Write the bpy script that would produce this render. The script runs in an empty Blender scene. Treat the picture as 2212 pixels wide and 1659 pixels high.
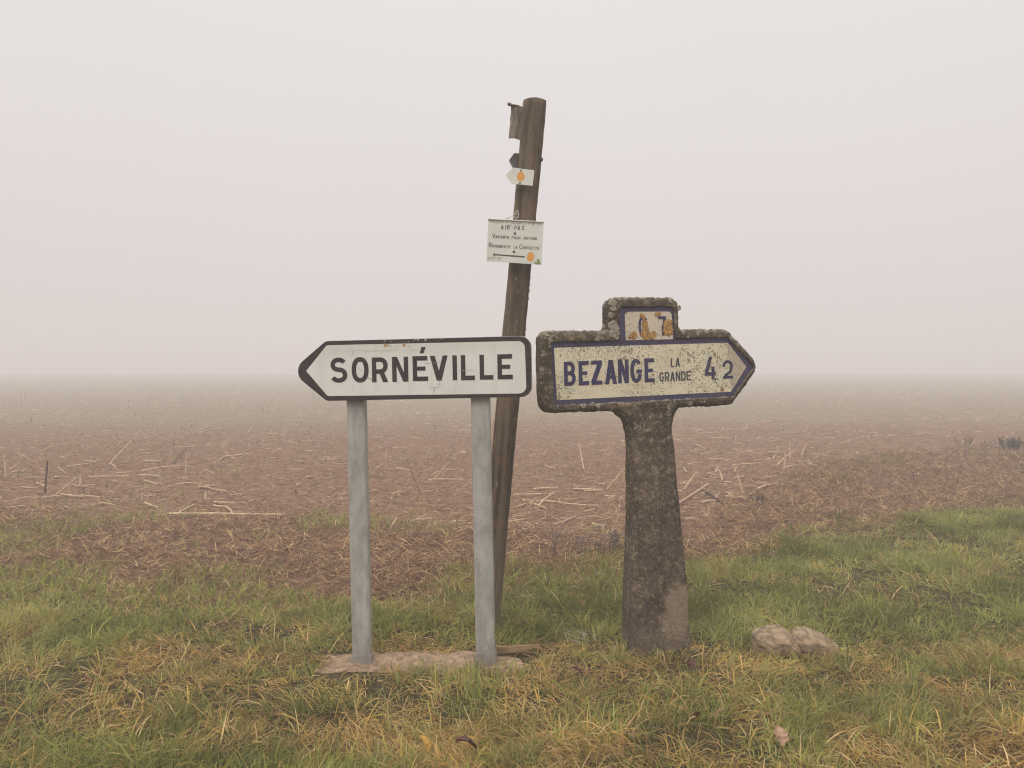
import bpy, bmesh, math, random
import numpy as np
from mathutils import Matrix, Vector
R = math.radians
rnd = random.Random(7)
rng = np.random.default_rng(11)
sc = bpy.context.scene
col = sc.collection

# ------------------------------------------------------------------ camera
CAM_H = 1.2
PITCH = math.atan(23.5 / 1770.0)
cam_d = bpy.data.cameras.new("camera")
cam_d.sensor_width = 36.0
cam_d.lens = 28.8
cam_d.clip_start = 0.05
cam_d.clip_end = 4000.0
cam = bpy.data.objects.new("camera", cam_d)
cam.location = (0.0, 0.0, CAM_H)
cam.rotation_euler = (R(90) - PITCH, 0, 0)
col.objects.link(cam)
sc.camera = cam

# ------------------------------------------------------------------ world: overcast, brighter towards the zenith
SUN_EL, SUN_AZ = R(46), R(-155)          # azimuth from +Y towards +X: behind the camera, to the left
world = bpy.data.worlds.new("World")
sc.world = world
world.use_nodes = True
wn, wl = world.node_tree.nodes, world.node_tree.links
wn.clear()
w_out = wn.new("ShaderNodeOutputWorld")
bg_sky = wn.new("ShaderNodeBackground")
bg_cloud = wn.new("ShaderNodeBackground")
w_mix = wn.new("ShaderNodeMixShader")
sky = wn.new("ShaderNodeTexSky")
sky.sky_type = 'NISHITA'
sky.sun_disc = False
sky.sun_elevation = SUN_EL
sky.sun_rotation = SUN_AZ
bg_sky.inputs[1].default_value = 0.09
tc = wn.new("ShaderNodeTexCoord")
sep = wn.new("ShaderNodeSeparateXYZ")
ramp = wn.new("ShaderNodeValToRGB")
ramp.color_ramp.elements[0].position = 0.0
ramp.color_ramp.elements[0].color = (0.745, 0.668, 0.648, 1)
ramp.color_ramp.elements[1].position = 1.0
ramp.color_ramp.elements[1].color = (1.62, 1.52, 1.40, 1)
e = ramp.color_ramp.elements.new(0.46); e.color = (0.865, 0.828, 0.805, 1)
w_noise = wn.new("ShaderNodeTexNoise")
w_noise.inputs["Scale"].default_value = 1.6
w_noise.inputs["Detail"].default_value = 2.0
w_map = wn.new("ShaderNodeMapRange")
w_map.inputs[3].default_value = 0.97
w_map.inputs[4].default_value = 1.03
wl.new(tc.outputs["Generated"], sep.inputs[0])
wl.new(sep.outputs[2], ramp.inputs[0])
wl.new(tc.outputs["Generated"], w_noise.inputs["Vector"])
wl.new(w_noise.outputs[0], w_map.inputs[0])
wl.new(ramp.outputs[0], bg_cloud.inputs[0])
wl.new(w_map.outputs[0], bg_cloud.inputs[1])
wl.new(sky.outputs[0], bg_sky.inputs[0])
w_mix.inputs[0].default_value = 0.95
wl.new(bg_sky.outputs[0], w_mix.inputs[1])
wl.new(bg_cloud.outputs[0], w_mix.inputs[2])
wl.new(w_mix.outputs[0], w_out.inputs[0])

# ------------------------------------------------------------------ sun: one soft lamp behind the fog
sun_d = bpy.data.lights.new("sun", 'SUN')
sun_d.energy = 1.5
sun_d.angle = R(40)
sun_d.color = (1.0, 0.965, 0.925)
sun = bpy.data.objects.new("sun", sun_d)
sdir = Vector((math.sin(SUN_AZ) * math.cos(SUN_EL), math.cos(SUN_AZ) * math.cos(SUN_EL), math.sin(SUN_EL)))
sun.rotation_euler = sdir.to_track_quat('Z', 'Y').to_euler()
sun.location = sdir * 20
col.objects.link(sun)

sc.view_settings.view_transform = 'Standard'
sc.view_settings.look = 'None'
sc.view_settings.exposure = 0.0
sc.view_settings.gamma = 1.0
sc.view_settings.use_curve_mapping = False
sc.cycles.max_bounces = 8
sc.cycles.diffuse_bounces = 3
sc.cycles.glossy_bounces = 2
sc.cycles.transmission_bounces = 3
sc.cycles.volume_bounces = 1
sc.cycles.use_denoising = True
sc.cycles.filter_width = 1.15

# ------------------------------------------------------------------ numpy noise
def _hash(ix, iy, iz, seed):
    h = (ix.astype(np.int64) * 374761393 + iy.astype(np.int64) * 668265263 + iz.astype(np.int64) * 2147483647 + seed * 974711) & 0xFFFFFFFF
    h = ((h ^ (h >> 13)) * 1274126177) & 0xFFFFFFFF
    return ((h ^ (h >> 16)) & 0xFFFF) / 65535.0

def noise3(x, y, z, seed=0):
    x, y, z = np.broadcast_arrays(np.asarray(x, float), np.asarray(y, float), np.asarray(z, float))
    ix, iy, iz = np.floor(x), np.floor(y), np.floor(z)
    fx, fy, fz = x - ix, y - iy, z - iz
    sx, sy, sz = fx * fx * (3 - 2 * fx), fy * fy * (3 - 2 * fy), fz * fz * (3 - 2 * fz)
    out = 0
    for a in (0, 1):
        for b in (0, 1):
            for c in (0, 1):
                w = (sx if a else 1 - sx) * (sy if b else 1 - sy) * (sz if c else 1 - sz)
                out = out + w * _hash(ix + a, iy + b, iz + c, seed)
    return out

def fbm(x, y, z=0.0, oct=4, seed=0, gain=0.5):
    x, y, z = np.asarray(x, float), np.asarray(y, float), np.asarray(z, float)
    s, amp, tot = 0, 1.0, 0
    for o in range(oct):
        s = s + amp * noise3(x * 2 ** o + 17.3 * o, y * 2 ** o - 9.1 * o, z * 2 ** o + 3.7 * o, seed + o)
        tot += amp
        amp *= gain
    return s / tot

def smooth(a, b, x):
    t = np.clip((np.asarray(x, float) - a) / (b - a), 0, 1)
    return t * t * (3 - 2 * t)

# ------------------------------------------------------------------ object helpers
def tag(o, label=None, cat=None, group=None, kind=None):
    if label: o["label"] = label
    if cat: o["category"] = cat
    if group: o["group"] = group
    if kind: o["kind"] = kind
    return o

def empty(name, matrix, label, cat, group=None):
    o = bpy.data.objects.new(name, None)
    o.empty_display_size = 0.1
    o.matrix_world = matrix
    col.objects.link(o)
    return tag(o, label, cat, group)

def mesh_obj(name, me, mat, parent=None, smooth_shade=False):
    o = bpy.data.objects.new(name, me)
    if mat: me.materials.append(mat)
    if smooth_shade:
        me.polygons.foreach_set("use_smooth", np.ones(len(me.polygons), dtype=bool))
    col.objects.link(o)
    if parent: o.parent = parent
    return o

def from_bm(name, bm, mat, parent=None, smooth_shade=False, normals=True):
    if normals: bmesh.ops.recalc_face_normals(bm, faces=bm.faces)
    me = bpy.data.meshes.new(name)
    bm.to_mesh(me)
    bm.free()
    return mesh_obj(name, me, mat, parent, smooth_shade)

def np_mesh(name, V, F_sizes, F_idx):
    me = bpy.data.meshes.new(name)
    V = np.asarray(V, dtype=np.float32)
    me.vertices.add(len(V))
    me.vertices.foreach_set("co", V.ravel())
    me.loops.add(len(F_idx))
    me.loops.foreach_set("vertex_index", np.asarray(F_idx, dtype=np.int32))
    starts = np.concatenate([[0], np.cumsum(F_sizes)[:-1]]).astype(np.int32)
    me.polygons.add(len(F_sizes))
    me.polygons.foreach_set("loop_start", starts)
    me.update(calc_edges=True)
    return me

def add_color(me, colors, name="tint"):
    a = me.color_attributes.new(name, 'FLOAT_COLOR', 'POINT')
    c = np.ones((len(me.vertices), 4), dtype=np.float32)
    c[:, :3] = colors
    a.data.foreach_set("color", c.ravel())

# ------------------------------------------------------------------ pixel geometry of the photograph (2212 x 1659)
cp, sp = math.cos(PITCH), math.sin(PITCH)
def ray(px, py):
    a, b = (px - 1106.0) / 1770.0, (829.5 - py) / 1770.0
    return Vector((a, cp + b * sp, -sp + b * cp))
CAM = Vector((0, 0, CAM_H))
def on_ground(px, py, z=0.0):
    d = ray(px, py)
    return CAM + d * ((z - CAM_H) / d.z)
def at_depth(px, py, depth):
    d = ray(px, py)
    return CAM + d * (depth / d.y)
class Frame:
    """A sign's own axes: x along it, z up it, -y towards the viewer."""
    def __init__(self, origin, yaw, roll, lean=0.0):
        self.m = Matrix.Translation(origin) @ Matrix.Rotation(R(yaw), 4, 'Z') @ Matrix.Rotation(R(-roll), 4, 'Y') @ Matrix.Rotation(R(lean), 4, 'X')
        self.i = self.m.inverted()
    def uv(self, px, py, off=0.0):
        o = self.i @ CAM
        d = self.i.to_3x3() @ ray(px, py)
        t = (off - o.y) / d.y
        p = o + d * t
        return (p.x, p.z)
def zoomer(x0, y0, s):
    return lambda x, y: ((x / s + x0) / 1.50316, (y / s + y0) / 1.50316)
Z1 = zoomer(930, 1050, 2.665)
Z2 = zoomer(1700, 930, 2.765)
Z3 = zoomer(1550, 680, 7.54)
Z4 = zoomer(1600, 310, 5.35)
ZA = zoomer(0, 1400, 2.765)
ZB = zoomer(2150, 1300, 3.687)
ZC = zoomer(1640, 1550, 4.739)

# ------------------------------------------------------------------ materials
class N:
    def __init__(self, name):
        self.mat = bpy.data.materials.new(name)
        self.mat.use_nodes = True
        self.t = self.mat.node_tree
        self.t.nodes.clear()
        self.out = self.t.nodes.new("ShaderNodeOutputMaterial")
        self.b = self.t.nodes.new("ShaderNodeBsdfPrincipled")
        self.t.links.new(self.b.outputs[0], self.out.inputs[0])
        self.tc = self.t.nodes.new("ShaderNodeTexCoord")
        self.co = self.tc.outputs["Object"]
    def link(self, a, b):
        if hasattr(a, "links"): self.t.links.new(a, b)
        else: b.default_value = a
    def new(self, k, **kw):
        n = self.t.nodes.new(k)
        for a, v in kw.items(): setattr(n, a, v)
        return n
    def mapping(self, scale, src=None):
        m = self.new("ShaderNodeMapping")
        self.link(src or self.co, m.inputs[0])
        m.inputs["Scale"].default_value = scale
        return m.outputs[0]
    def noise(self, scale, detail=3, rough=0.55, src=None, dist=0.0):
        n = self.new("ShaderNodeTexNoise")
        self.link(src or self.co, n.inputs["Vector"])
        n.inputs["Scale"].default_value = scale
        n.inputs["Detail"].default_value = detail
        n.inputs["Roughness"].default_value = rough
        n.inputs["Distortion"].default_value = dist
        return n.outputs[0]
    def step(self, v, a, b, lo=0.0, hi=1.0):
        n = self.new("ShaderNodeMapRange", interpolation_type='SMOOTHSTEP')
        self.link(v, n.inputs[0])
        for i, x in enumerate((a, b, lo, hi)): n.inputs[i + 1].default_value = x
        return n.outputs[0]
    def math(self, op, a, b=0.0):
        n = self.new("ShaderNodeMath", operation=op)
        self.link(a, n.inputs[0]); self.link(b, n.inputs[1])
        return n.outputs[0]
    def mix(self, f, a, b):
        n = self.new("ShaderNodeMix", data_type='RGBA')
        self.link(f, n.inputs[0])
        for s, v in ((n.inputs[6], a), (n.inputs[7], b)):
            if isinstance(v, tuple): s.default_value = (*v, 1.0)
            else: self.link(v, s)
        return n.outputs[2]
    def voronoi(self, scale, src=None):
        n = self.new("ShaderNodeTexVoronoi")
        self.link(src or self.co, n.inputs["Vector"])
        n.inputs["Scale"].default_value = scale
        return n.outputs["Distance"], n.outputs["Color"]
    def attr(self, name):
        n = self.new("ShaderNodeAttribute")
        n.attribute_name = name
        return n.outputs["Color"]
    def finish(self, color, rough=0.8, bump=None, dist=0.004, strength=0.6, metal=0.0, spec=0.3):
        self.link(color if not isinstance(color, tuple) else (*color, 1.0), self.b.inputs["Base Color"])
        self.link(rough, self.b.inputs["Roughness"])
        self.b.inputs["Metallic"].default_value = metal
        self.b.inputs["Specular IOR Level"].default_value = spec
        if bump is not None:
            n = self.new("ShaderNodeBump")
            n.inputs["Strength"].default_value = strength
            n.inputs["Distance"].default_value = dist
            self.link(bump, n.inputs["Height"])
            self.link(n.outputs[0], self.b.inputs["Normal"])
        return self.mat

def m_ground():
    n = N("ground")
    f = n.attr("field_mask")
    far = n.attr("weed_mask")
    big = n.noise(0.7, 5, 0.6)
    fine = n.noise(28, 6, 0.65)
    streak = n.noise(6.0, 5, 0.6, n.mapping((0.55, 2.2, 1)))
    soil = n.mix(n.step(fine, 0.3, 0.7), (0.120, 0.066, 0.040), (0.335, 0.198, 0.124))
    soil = n.mix(n.step(big, 0.35, 0.7), soil, n.mix(n.step(fine, 0.35, 0.7), (0.160, 0.089, 0.055), (0.365, 0.218, 0.140)))
    clod = n.noise(8.5, 6, 0.68, n.mapping((0.8, 1.3, 1)))
    soil = n.mix(n.step(clod, 0.36, 0.50, 0.60, 0.0), soil, (0.085, 0.048, 0.029))
    soil = n.mix(n.math('MULTIPLY', n.step(streak, 0.56, 0.72), 0.55), soil, (0.37, 0.26, 0.17))
    weedy = n.mix(n.step(fine, 0.35, 0.65), (0.165, 0.148, 0.080), (0.310, 0.270, 0.175))
    soil = n.mix(n.math('MULTIPLY', far, n.step(n.noise(1.6, 5, 0.6, n.mapping((0.35, 1, 1))), 0.30, 0.62, 0.5, 1.0)), soil, weedy)
    strip = n.mix(n.step(fine, 0.35, 0.68), (0.095, 0.053, 0.034), (0.270, 0.154, 0.098))
    soil = n.mix(n.attr('strip_mask'), soil, strip)
    thatch = n.mix(n.step(fine, 0.35, 0.68), (0.042, 0.036, 0.015), (0.125, 0.095, 0.040))
    c = n.mix(f, thatch, soil)
    h = n.math('ADD', n.math('MULTIPLY', fine, 0.7), clod)
    return n.finish(c, 0.95, h, 0.035, 1.0, spec=0.15)

def m_blades(name, transl=0.3, rough=0.55, spec=0.25):
    n = N(name)
    c = n.attr("tint")
    n.finish(c, rough, spec=spec)
    tr = n.new("ShaderNodeBsdfTranslucent")
    n.link(c, tr.inputs[0])
    ms = n.new("ShaderNodeMixShader")
    ms.inputs[0].default_value = transl
    n.link(n.b.outputs[0], ms.inputs[1]); n.link(tr.outputs[0], ms.inputs[2])
    n.link(ms.outputs[0], n.out.inputs[0])
    return n.mat

def m_concrete(name, patch=None, tone=1.0):
    n = N(name)
    a = n.noise(7, 6, 0.62)
    b = n.noise(46, 7, 0.70)
    st = n.noise(17, 6, 0.65, n.mapping((1, 1, 0.10)))
    t = tone
    c = n.mix(n.step(a, 0.34, 0.66), (0.096 * t, 0.072 * t, 0.045 * t), (0.240 * t, 0.184 * t, 0.122 * t))
    c = n.mix(n.step(b, 0.50, 0.58), n.mix(0.6, c, (0.036, 0.027, 0.020)), c)
    c = n.mix(n.math('MULTIPLY', n.step(b, 0.57, 0.68), 0.6), c, (0.29, 0.235, 0.175))
    c = n.mix(n.math('MULTIPLY', n.step(st, 0.48, 0.64), 0.70), c, (0.060, 0.046, 0.031))
    pink = n.noise(5.5, 4, 0.6, dist=0.4)
    c = n.mix(n.math('MULTIPLY', n.step(pink, 0.54, 0.68), 0.28), c, (0.24, 0.165, 0.125))
    if patch:
        (x0, x1, z0, z1) = patch
        s = n.new("ShaderNodeSeparateXYZ"); n.link(n.co, s.inputs[0])
        w = n.math('MULTIPLY', n.math('SUBTRACT', n.noise(16, 5, 0.65), 0.5), 0.26)
        X = n.math('ADD', s.outputs[0], w); Zc = n.math('ADD', s.outputs[2], w)
        X2 = n.math('ADD', X, n.math('MULTIPLY', Zc, -0.25))
        m = n.math('MULTIPLY', n.step(X2, x0 - 0.02, x0 + 0.035), n.math('MULTIPLY', n.step(Zc, z0, z0 + 0.07), n.step(Zc, z1 - 0.02, z1 + 0.03, 1, 0)))
        clean = n.mix(n.step(b, 0.35, 0.65), (0.27, 0.200, 0.132), (0.37, 0.282, 0.195))
        c = n.mix(n.math('MULTIPLY', m, 0.68), c, clean)
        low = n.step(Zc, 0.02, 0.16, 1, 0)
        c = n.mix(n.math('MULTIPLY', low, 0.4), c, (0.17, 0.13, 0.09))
    d, dc = n.voronoi(62)
    sepc = n.new("ShaderNodeSeparateColor"); n.link(dc, sepc.inputs[0])
    rad = n.math('MULTIPLY', n.step(sepc.outputs[0], 0.80, 1.0), 0.42)
    spots = n.step(n.math('SUBTRACT', rad, n.math('ADD', d, n.math('MULTIPLY', b, 0.12))), -0.08, 0.04)
    c = n.mix(n.math('MULTIPLY', spots, 0.35), c, (0.36, 0.32, 0.255))
    li = n.noise(20, 7, 0.72)
    szz = n.new("ShaderNodeSeparateXYZ"); n.link(n.co, szz.inputs[0])
    c = n.mix(n.math('MULTIPLY', n.step(li, 0.555, 0.64), n.step(szz.outputs[2], 0.80, 1.02, 0.18, 0.85)), c, (0.40, 0.345, 0.265))
    c = n.mix(n.math('MULTIPLY', n.step(n.noise(120, 4, 0.65), 0.56, 0.66), 0.55), c, (0.34, 0.285, 0.225))
    ge = n.new("ShaderNodeNewGeometry"); sn = n.new("ShaderNodeSeparateXYZ"); n.link(ge.outputs["True Normal"], sn.inputs[0])
    sz = n.new("ShaderNodeSeparateXYZ"); n.link(n.co, sz.inputs[0])
    cap = n.math('MULTIPLY', n.step(sn.outputs[2], 0.35, 0.9), n.step(sz.outputs[2], 0.6, 0.9))   # pale lichen settles on the upper faces
    c = n.mix(n.math('MULTIPLY', cap, n.step(n.noise(17, 5, 0.65), 0.40, 0.56, 0.1, 0.75)), c, (0.36, 0.32, 0.25))
    h = n.math('ADD', n.math('MULTIPLY', b, 1.0), n.math('MULTIPLY', n.noise(130, 3, 0.6), 0.5))
    return n.finish(c, 0.93, h, 0.010, 1.0, spec=0.2)

def m_spotted(name, base, dirty=1.0, rough=0.35):
    """Enamel with round grey-brown lichen dots and dark flecks."""
    n = N(name)
    reg = n.noise(4.5, 3, 0.6)
    bw = n.noise(60, 4, 0.6)
    c = n.mix(n.step(n.noise(7, 4, 0.6), 0.4, 0.75), base, tuple(v * 0.84 for v in base))
    m = None
    for sc_, thr, r0 in ((75, 0.62, 0.36), (125, 0.50, 0.42), (210, 0.42, 0.48)):
        d, dc = n.voronoi(sc_)
        s = n.new("ShaderNodeSeparateColor"); n.link(dc, s.inputs[0])
        rr = n.math('MULTIPLY', n.step(s.outputs[0], thr, 1.0), r0)
        rr = n.math('MULTIPLY', rr, n.step(reg, 0.36, 0.62, 0.35, 1.25))
        k = n.step(n.math('SUBTRACT', rr, n.math('ADD', d, n.math('MULTIPLY', n.math('SUBTRACT', bw, 0.5), 0.9))), -0.05, 0.05)
        m = k if m is None else n.math('MAXIMUM', m, k)
    fl = n.math('MULTIPLY', n.step(n.noise(85, 6, 0.75), 0.56, 0.62), n.step(reg, 0.42, 0.58))
    m = n.math('MAXIMUM', m, fl)
    c = n.mix(n.math('MULTIPLY', m, 0.82 * dirty), c, (0.150, 0.122, 0.078))
    deep = n.math('MULTIPLY', n.step(n.noise(48, 6, 0.72), 0.59, 0.66), n.step(n.noise(3.2, 2, 0.5), 0.44, 0.58))
    c = n.mix(n.math('MULTIPLY', deep, 0.85 * dirty), c, (0.055, 0.045, 0.035))
    return n.finish(c, rough, m, 0.0015, 0.5, spec=0.4)

def m_simple(name, base, var=0.2, scale=30, rough=0.6, metal=0.0, spec=0.3, bump=0.001, stretch=(1, 1, 1), dark=None):
    n = N(name)
    co = n.mapping(stretch)
    a = n.noise(scale, 5, 0.6, co)
    c = n.mix(n.step(a, 0.3, 0.7), tuple(v * (1 - var) for v in base), tuple(min(1, v * (1 + var)) for v in base))
    if dark:
        c = n.mix(n.math('MULTIPLY', n.step(n.noise(scale * 0.35, 6, 0.7, co), 0.56, 0.70), 0.8), c, dark)
    return n.finish(c, rough, a, bump, 0.6, metal, spec)

def m_galvanised():
    n = N("galvanised_steel")
    a = n.noise(16, 6, 0.62, n.mapping((1.4, 1.4, 0.5)))
    d, dc = n.voronoi(95)
    sp_ = n.new("ShaderNodeSeparateColor"); n.link(dc, sp_.inputs[0])
    c = n.mix(n.step(a, 0.32, 0.68), (0.290, 0.278, 0.252), (0.450, 0.435, 0.400))
    c = n.mix(n.math('MULTIPLY', sp_.outputs[0], 0.22), c, (0.22, 0.215, 0.215))
    st = n.noise(9, 6, 0.7, n.mapping((2.2, 2.2, 0.12)))
    c = n.mix(n.math('MULTIPLY', n.step(st, 0.54, 0.70), 0.45), c, (0.18, 0.172, 0.165))
    c = n.mix(n.math('MULTIPLY', n.step(n.noise(45, 5, 0.7), 0.64, 0.72), 0.5), c, (0.46, 0.45, 0.44))
    s = n.new("ShaderNodeSeparateXYZ"); n.link(n.co, s.inputs[0])
    low = n.step(n.math('ADD', s.outputs[2], n.math('MULTIPLY', n.noise(30, 5, 0.65), 0.10)), 0.06, 0.13, 1, 0)
    c = n.mix(n.math('MULTIPLY', low, 0.5), c, (0.20, 0.165, 0.135))
    return n.finish(c, 0.62, a, 0.0012, 0.5, 0.15, 0.4)

def m_wood():
    n = N("weathered_wood")
    g = n.noise(26, 6, 0.65, n.mapping((1, 1, 0.06)))
    c = n.mix(n.step(g, 0.32, 0.68), (0.050, 0.036, 0.025), (0.175, 0.128, 0.086))
    gr = n.noise(7, 5, 0.6, n.mapping((1, 1, 0.35)))
    c = n.mix(n.math('MULTIPLY', n.step(gr, 0.52, 0.68), 0.7), c, (0.160, 0.138, 0.088))
    c = n.mix(n.math('MULTIPLY', n.step(n.noise(4, 4, 0.6), 0.54, 0.66), 0.45), c, (0.190, 0.112, 0.070))
    li = n.noise(40, 6, 0.72, n.mapping((1, 1, 0.5)))
    c = n.mix(n.math('MULTIPLY', n.step(li, 0.60, 0.68), 0.75), c, (0.33, 0.29, 0.21))
    return n.finish(c, 0.9, g, 0.006, 0.9, spec=0.2)

M = {}
M['ground'] = m_ground()
M['grass'] = m_blades("grass_blades", 0.4)
M['straw'] = m_blades("dry_straw", 0.15, 0.7, 0.15)
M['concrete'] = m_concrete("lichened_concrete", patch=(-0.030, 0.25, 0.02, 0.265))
M['footing'] = m_simple("footing_concrete", (0.30, 0.208, 0.138), 0.4, 34, 0.95, bump=0.012, dark=(0.15, 0.105, 0.068))
M['galv'] = m_galvanised()
def m_panel_white():
    n = N("white_sign_paint")
    c = n.mix(n.step(n.noise(4, 4, 0.6), 0.35, 0.7), (0.655, 0.635, 0.595), (0.715, 0.695, 0.650))
    run = n.noise(16, 5, 0.65, n.mapping((1.6, 1, 0.10)))
    c = n.mix(n.math('MULTIPLY', n.step(run, 0.52, 0.72), 0.28), c, (0.44, 0.40, 0.33))
    c = n.mix(n.math('MULTIPLY', n.step(n.noise(110, 4, 0.7), 0.66, 0.72), 0.5), c, (0.33, 0.29, 0.23))
    s = n.new("ShaderNodeSeparateXYZ"); n.link(n.co, s.inputs[0])
    d = n.math('ADD', s.outputs[2], n.math('MULTIPLY', n.noise(24, 5, 0.65), 0.05))
    c = n.mix(n.math('MULTIPLY', n.step(d, 1.285, 1.335), 0.22), c, (0.40, 0.37, 0.28))
    return n.finish(c, n.step(n.noise(6, 3, 0.6), 0.3, 0.7, 0.34, 0.52), n.noise(3, 2, 0.5), 0.004, 0.25, spec=0.45)
M['white'] = m_panel_white()
M['black'] = m_simple("black_sign_paint", (0.034, 0.024, 0.023), 0.25, 40, 0.5, spec=0.35, bump=0.0003)
M['scratch'] = m_simple("scratch_dirt", (0.30, 0.275, 0.23), 0.5, 60, 0.8)
M['rust'] = m_simple("rust_lichen", (0.42, 0.25, 0.09), 0.35, 150, 0.9)
M['chip'] = m_simple("bare_chip", (0.52, 0.48, 0.43), 0.2, 150, 0.8)
M['alu'] = m_simple("sign_rear", (0.34, 0.33, 0.32), 0.1, 20, 0.5, 0.5)
M['cream'] = m_spotted("cream_enamel", (0.68, 0.615, 0.445))
M['tip'] = m_simple("tip_enamel", (0.44, 0.375, 0.285), 0.25, 120, 0.5, dark=(0.23, 0.19, 0.15))
M['blue'] = m_spotted("blue_enamel", (0.052, 0.043, 0.100), 0.45, 0.4)
M['blue_text'] = m_spotted("blue_lettering", (0.034, 0.027, 0.088), 0.45, 0.4)
M['small_text'] = m_spotted("slate_lettering", (0.055, 0.055, 0.080), 0.4, 0.4)
M['cartouche'] = m_spotted("cartouche_enamel", (0.60, 0.52, 0.40), 0.75)
M['orange_lichen'] = m_simple("orange_lichen", (0.38, 0.215, 0.075), 0.55, 120, 0.95, bump=0.006, dark=(0.22, 0.13, 0.05))
M['pale_lichen'] = m_simple("pale_lichen", (0.33, 0.29, 0.22), 0.45, 160, 0.95, bump=0.004, dark=(0.2, 0.17, 0.13))
M['wood'] = m_wood()
M['plate'] = m_simple("pale_plate_paint", (0.60, 0.60, 0.53), 0.05, 14, 0.45, spec=0.4, bump=0.0003)
M['plate_dirt'] = m_simple("plate_dirt", (0.42, 0.37, 0.30), 0.4, 45, 0.8)
M['orange'] = m_simple("orange_paint", (0.66, 0.31, 0.065), 0.05, 20, 0.5, bump=0.0002)
M['plate_text'] = m_simple("dark_olive_print", (0.085, 0.078, 0.058), 0.2, 60, 0.6)
M['bolt'] = m_simple("dull_bolt", (0.20, 0.19, 0.165), 0.2, 100, 0.5, 0.5)
M['algae'] = m_simple("green_algae", (0.19, 0.24, 0.10), 0.3, 200, 0.9)
M['dull_metal'] = m_simple("weathered_metal", (0.33, 0.28, 0.225), 0.35, 40, 0.8, 0.1, stretch=(1, 1, 0.3), dark=(0.17, 0.14, 0.105))
M['dark_metal'] = m_simple("dull_grey_metal", (0.12, 0.112, 0.108), 0.2, 25, 0.6, 0.3)
M['rock'] = m_simple("limestone", (0.27, 0.20, 0.130), 0.45, 22, 0.95, bump=0.016, dark=(0.14, 0.105, 0.07))
M['stalk'] = m_simple("maize_straw", (0.50, 0.365, 0.24), 0.4, 22, 0.75, stretch=(1, 1, 1), dark=(0.22, 0.14, 0.085))
M['dark_stalk'] = m_simple("dark_stalk", (0.085, 0.055, 0.04), 0.3, 22, 0.85)
M['weed'] = m_simple("dead_weed", (0.115, 0.075, 0.06), 0.3, 30, 0.9)
M['seed'] = m_simple("weed_seed", (0.27, 0.22, 0.19), 0.3, 60, 0.9)
M['tuft'] = m_simple("dark_tuft", (0.06, 0.05, 0.042), 0.3, 30, 0.9)
M['web'] = m_simple("cobweb", (0.55, 0.52, 0.47), 0.05, 20, 0.7)
M['chipwood'] = m_simple("split_wood", (0.25, 0.165, 0.09), 0.3, 20, 0.85, stretch=(0.3, 3, 3), dark=(0.13, 0.085, 0.05))
M['leaf_yellow'] = m_simple("yellow_leaf", (0.50, 0.30, 0.07), 0.25, 40, 0.7)
M['leaf_pink'] = m_simple("tan_leaf", (0.36, 0.225, 0.145), 0.25, 40, 0.7)
M['leaf_red'] = m_simple("dark_red_leaf", (0.10, 0.045, 0.036), 0.3, 40, 0.7)
M['leaf_brown'] = m_simple("brown_leaf", (0.20, 0.115, 0.07), 0.3, 40, 0.7)

# ------------------------------------------------------------------ the ground
BX = np.array([-40, -9, -2.9, -1.5, -0.3, 0.65, 1.2, 2.07, 3.3, 4.7, 9, 40], float)
BY = np.array([6.2, 4.75, 4.28, 4.05, 4.40, 4.62, 5.30, 6.1, 6.7, 7.5, 10.2, 24], float)
def edge_dist(x, y):
    """Metres beyond the verge's ragged edge (positive in the field)."""
    return y - np.interp(x, BX, BY) + (fbm(x * 1.3, y * 1.3, 0, 3, 5) - 0.5) * 0.7
def field_dist(x, y):
    """Metres beyond the line where the strewn stalks begin."""
    return y - np.interp(x, [-40, -4, -1, 0.5, 1.4, 2.4, 4.2, 7, 40], [9, 7.2, 6.7, 6.3, 6.6, 8.2, 11.0, 13.5, 30]) + (fbm(x * 0.9, y * 0.9, 0, 3, 15) - 0.5) * 1.2
SLAB = (-0.80, 0.14, 3.16, 3.60)
def slab_in(x, y, m=0.0):
    w = (fbm(x * 9, y * 9, 0, 2, 71) - 0.5) * 0.14 - 0.02
    return (x > SLAB[0] - m + w) & (x < SLAB[1] + m + w) & (y > SLAB[2] - m + w) & (y < SLAB[3] + m + w)
def ground_z(x, y):
    x, y = np.asarray(x, float), np.asarray(y, float)
    d = edge_dist(x, y)
    f = smooth(-0.25, 0.7, d)
    near = np.exp(-np.clip(y - 25, 0, None) / 20)
    verge = (fbm(x * 1.7, y * 1.7, 0, 3, 21) - 0.5) * 0.07 - 0.03
    field = (fbm(x * 0.8, y * 0.8, 0, 2, 31) - 0.5) * 0.10 + (fbm(x * 5.5, y * 5.5, 0, 4, 41, 0.62) - 0.5) * 0.092 - 0.045
    z = verge * (1 - f) + field * f
    flat = np.exp(-(((x + 0.33) / 0.75) ** 2 + ((y - 3.52) / 0.30) ** 2) ** 2)
    z = z * (1 - flat) - 0.035 * flat
    return z * near + 1.0 * smooth(28, 170, y)

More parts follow.
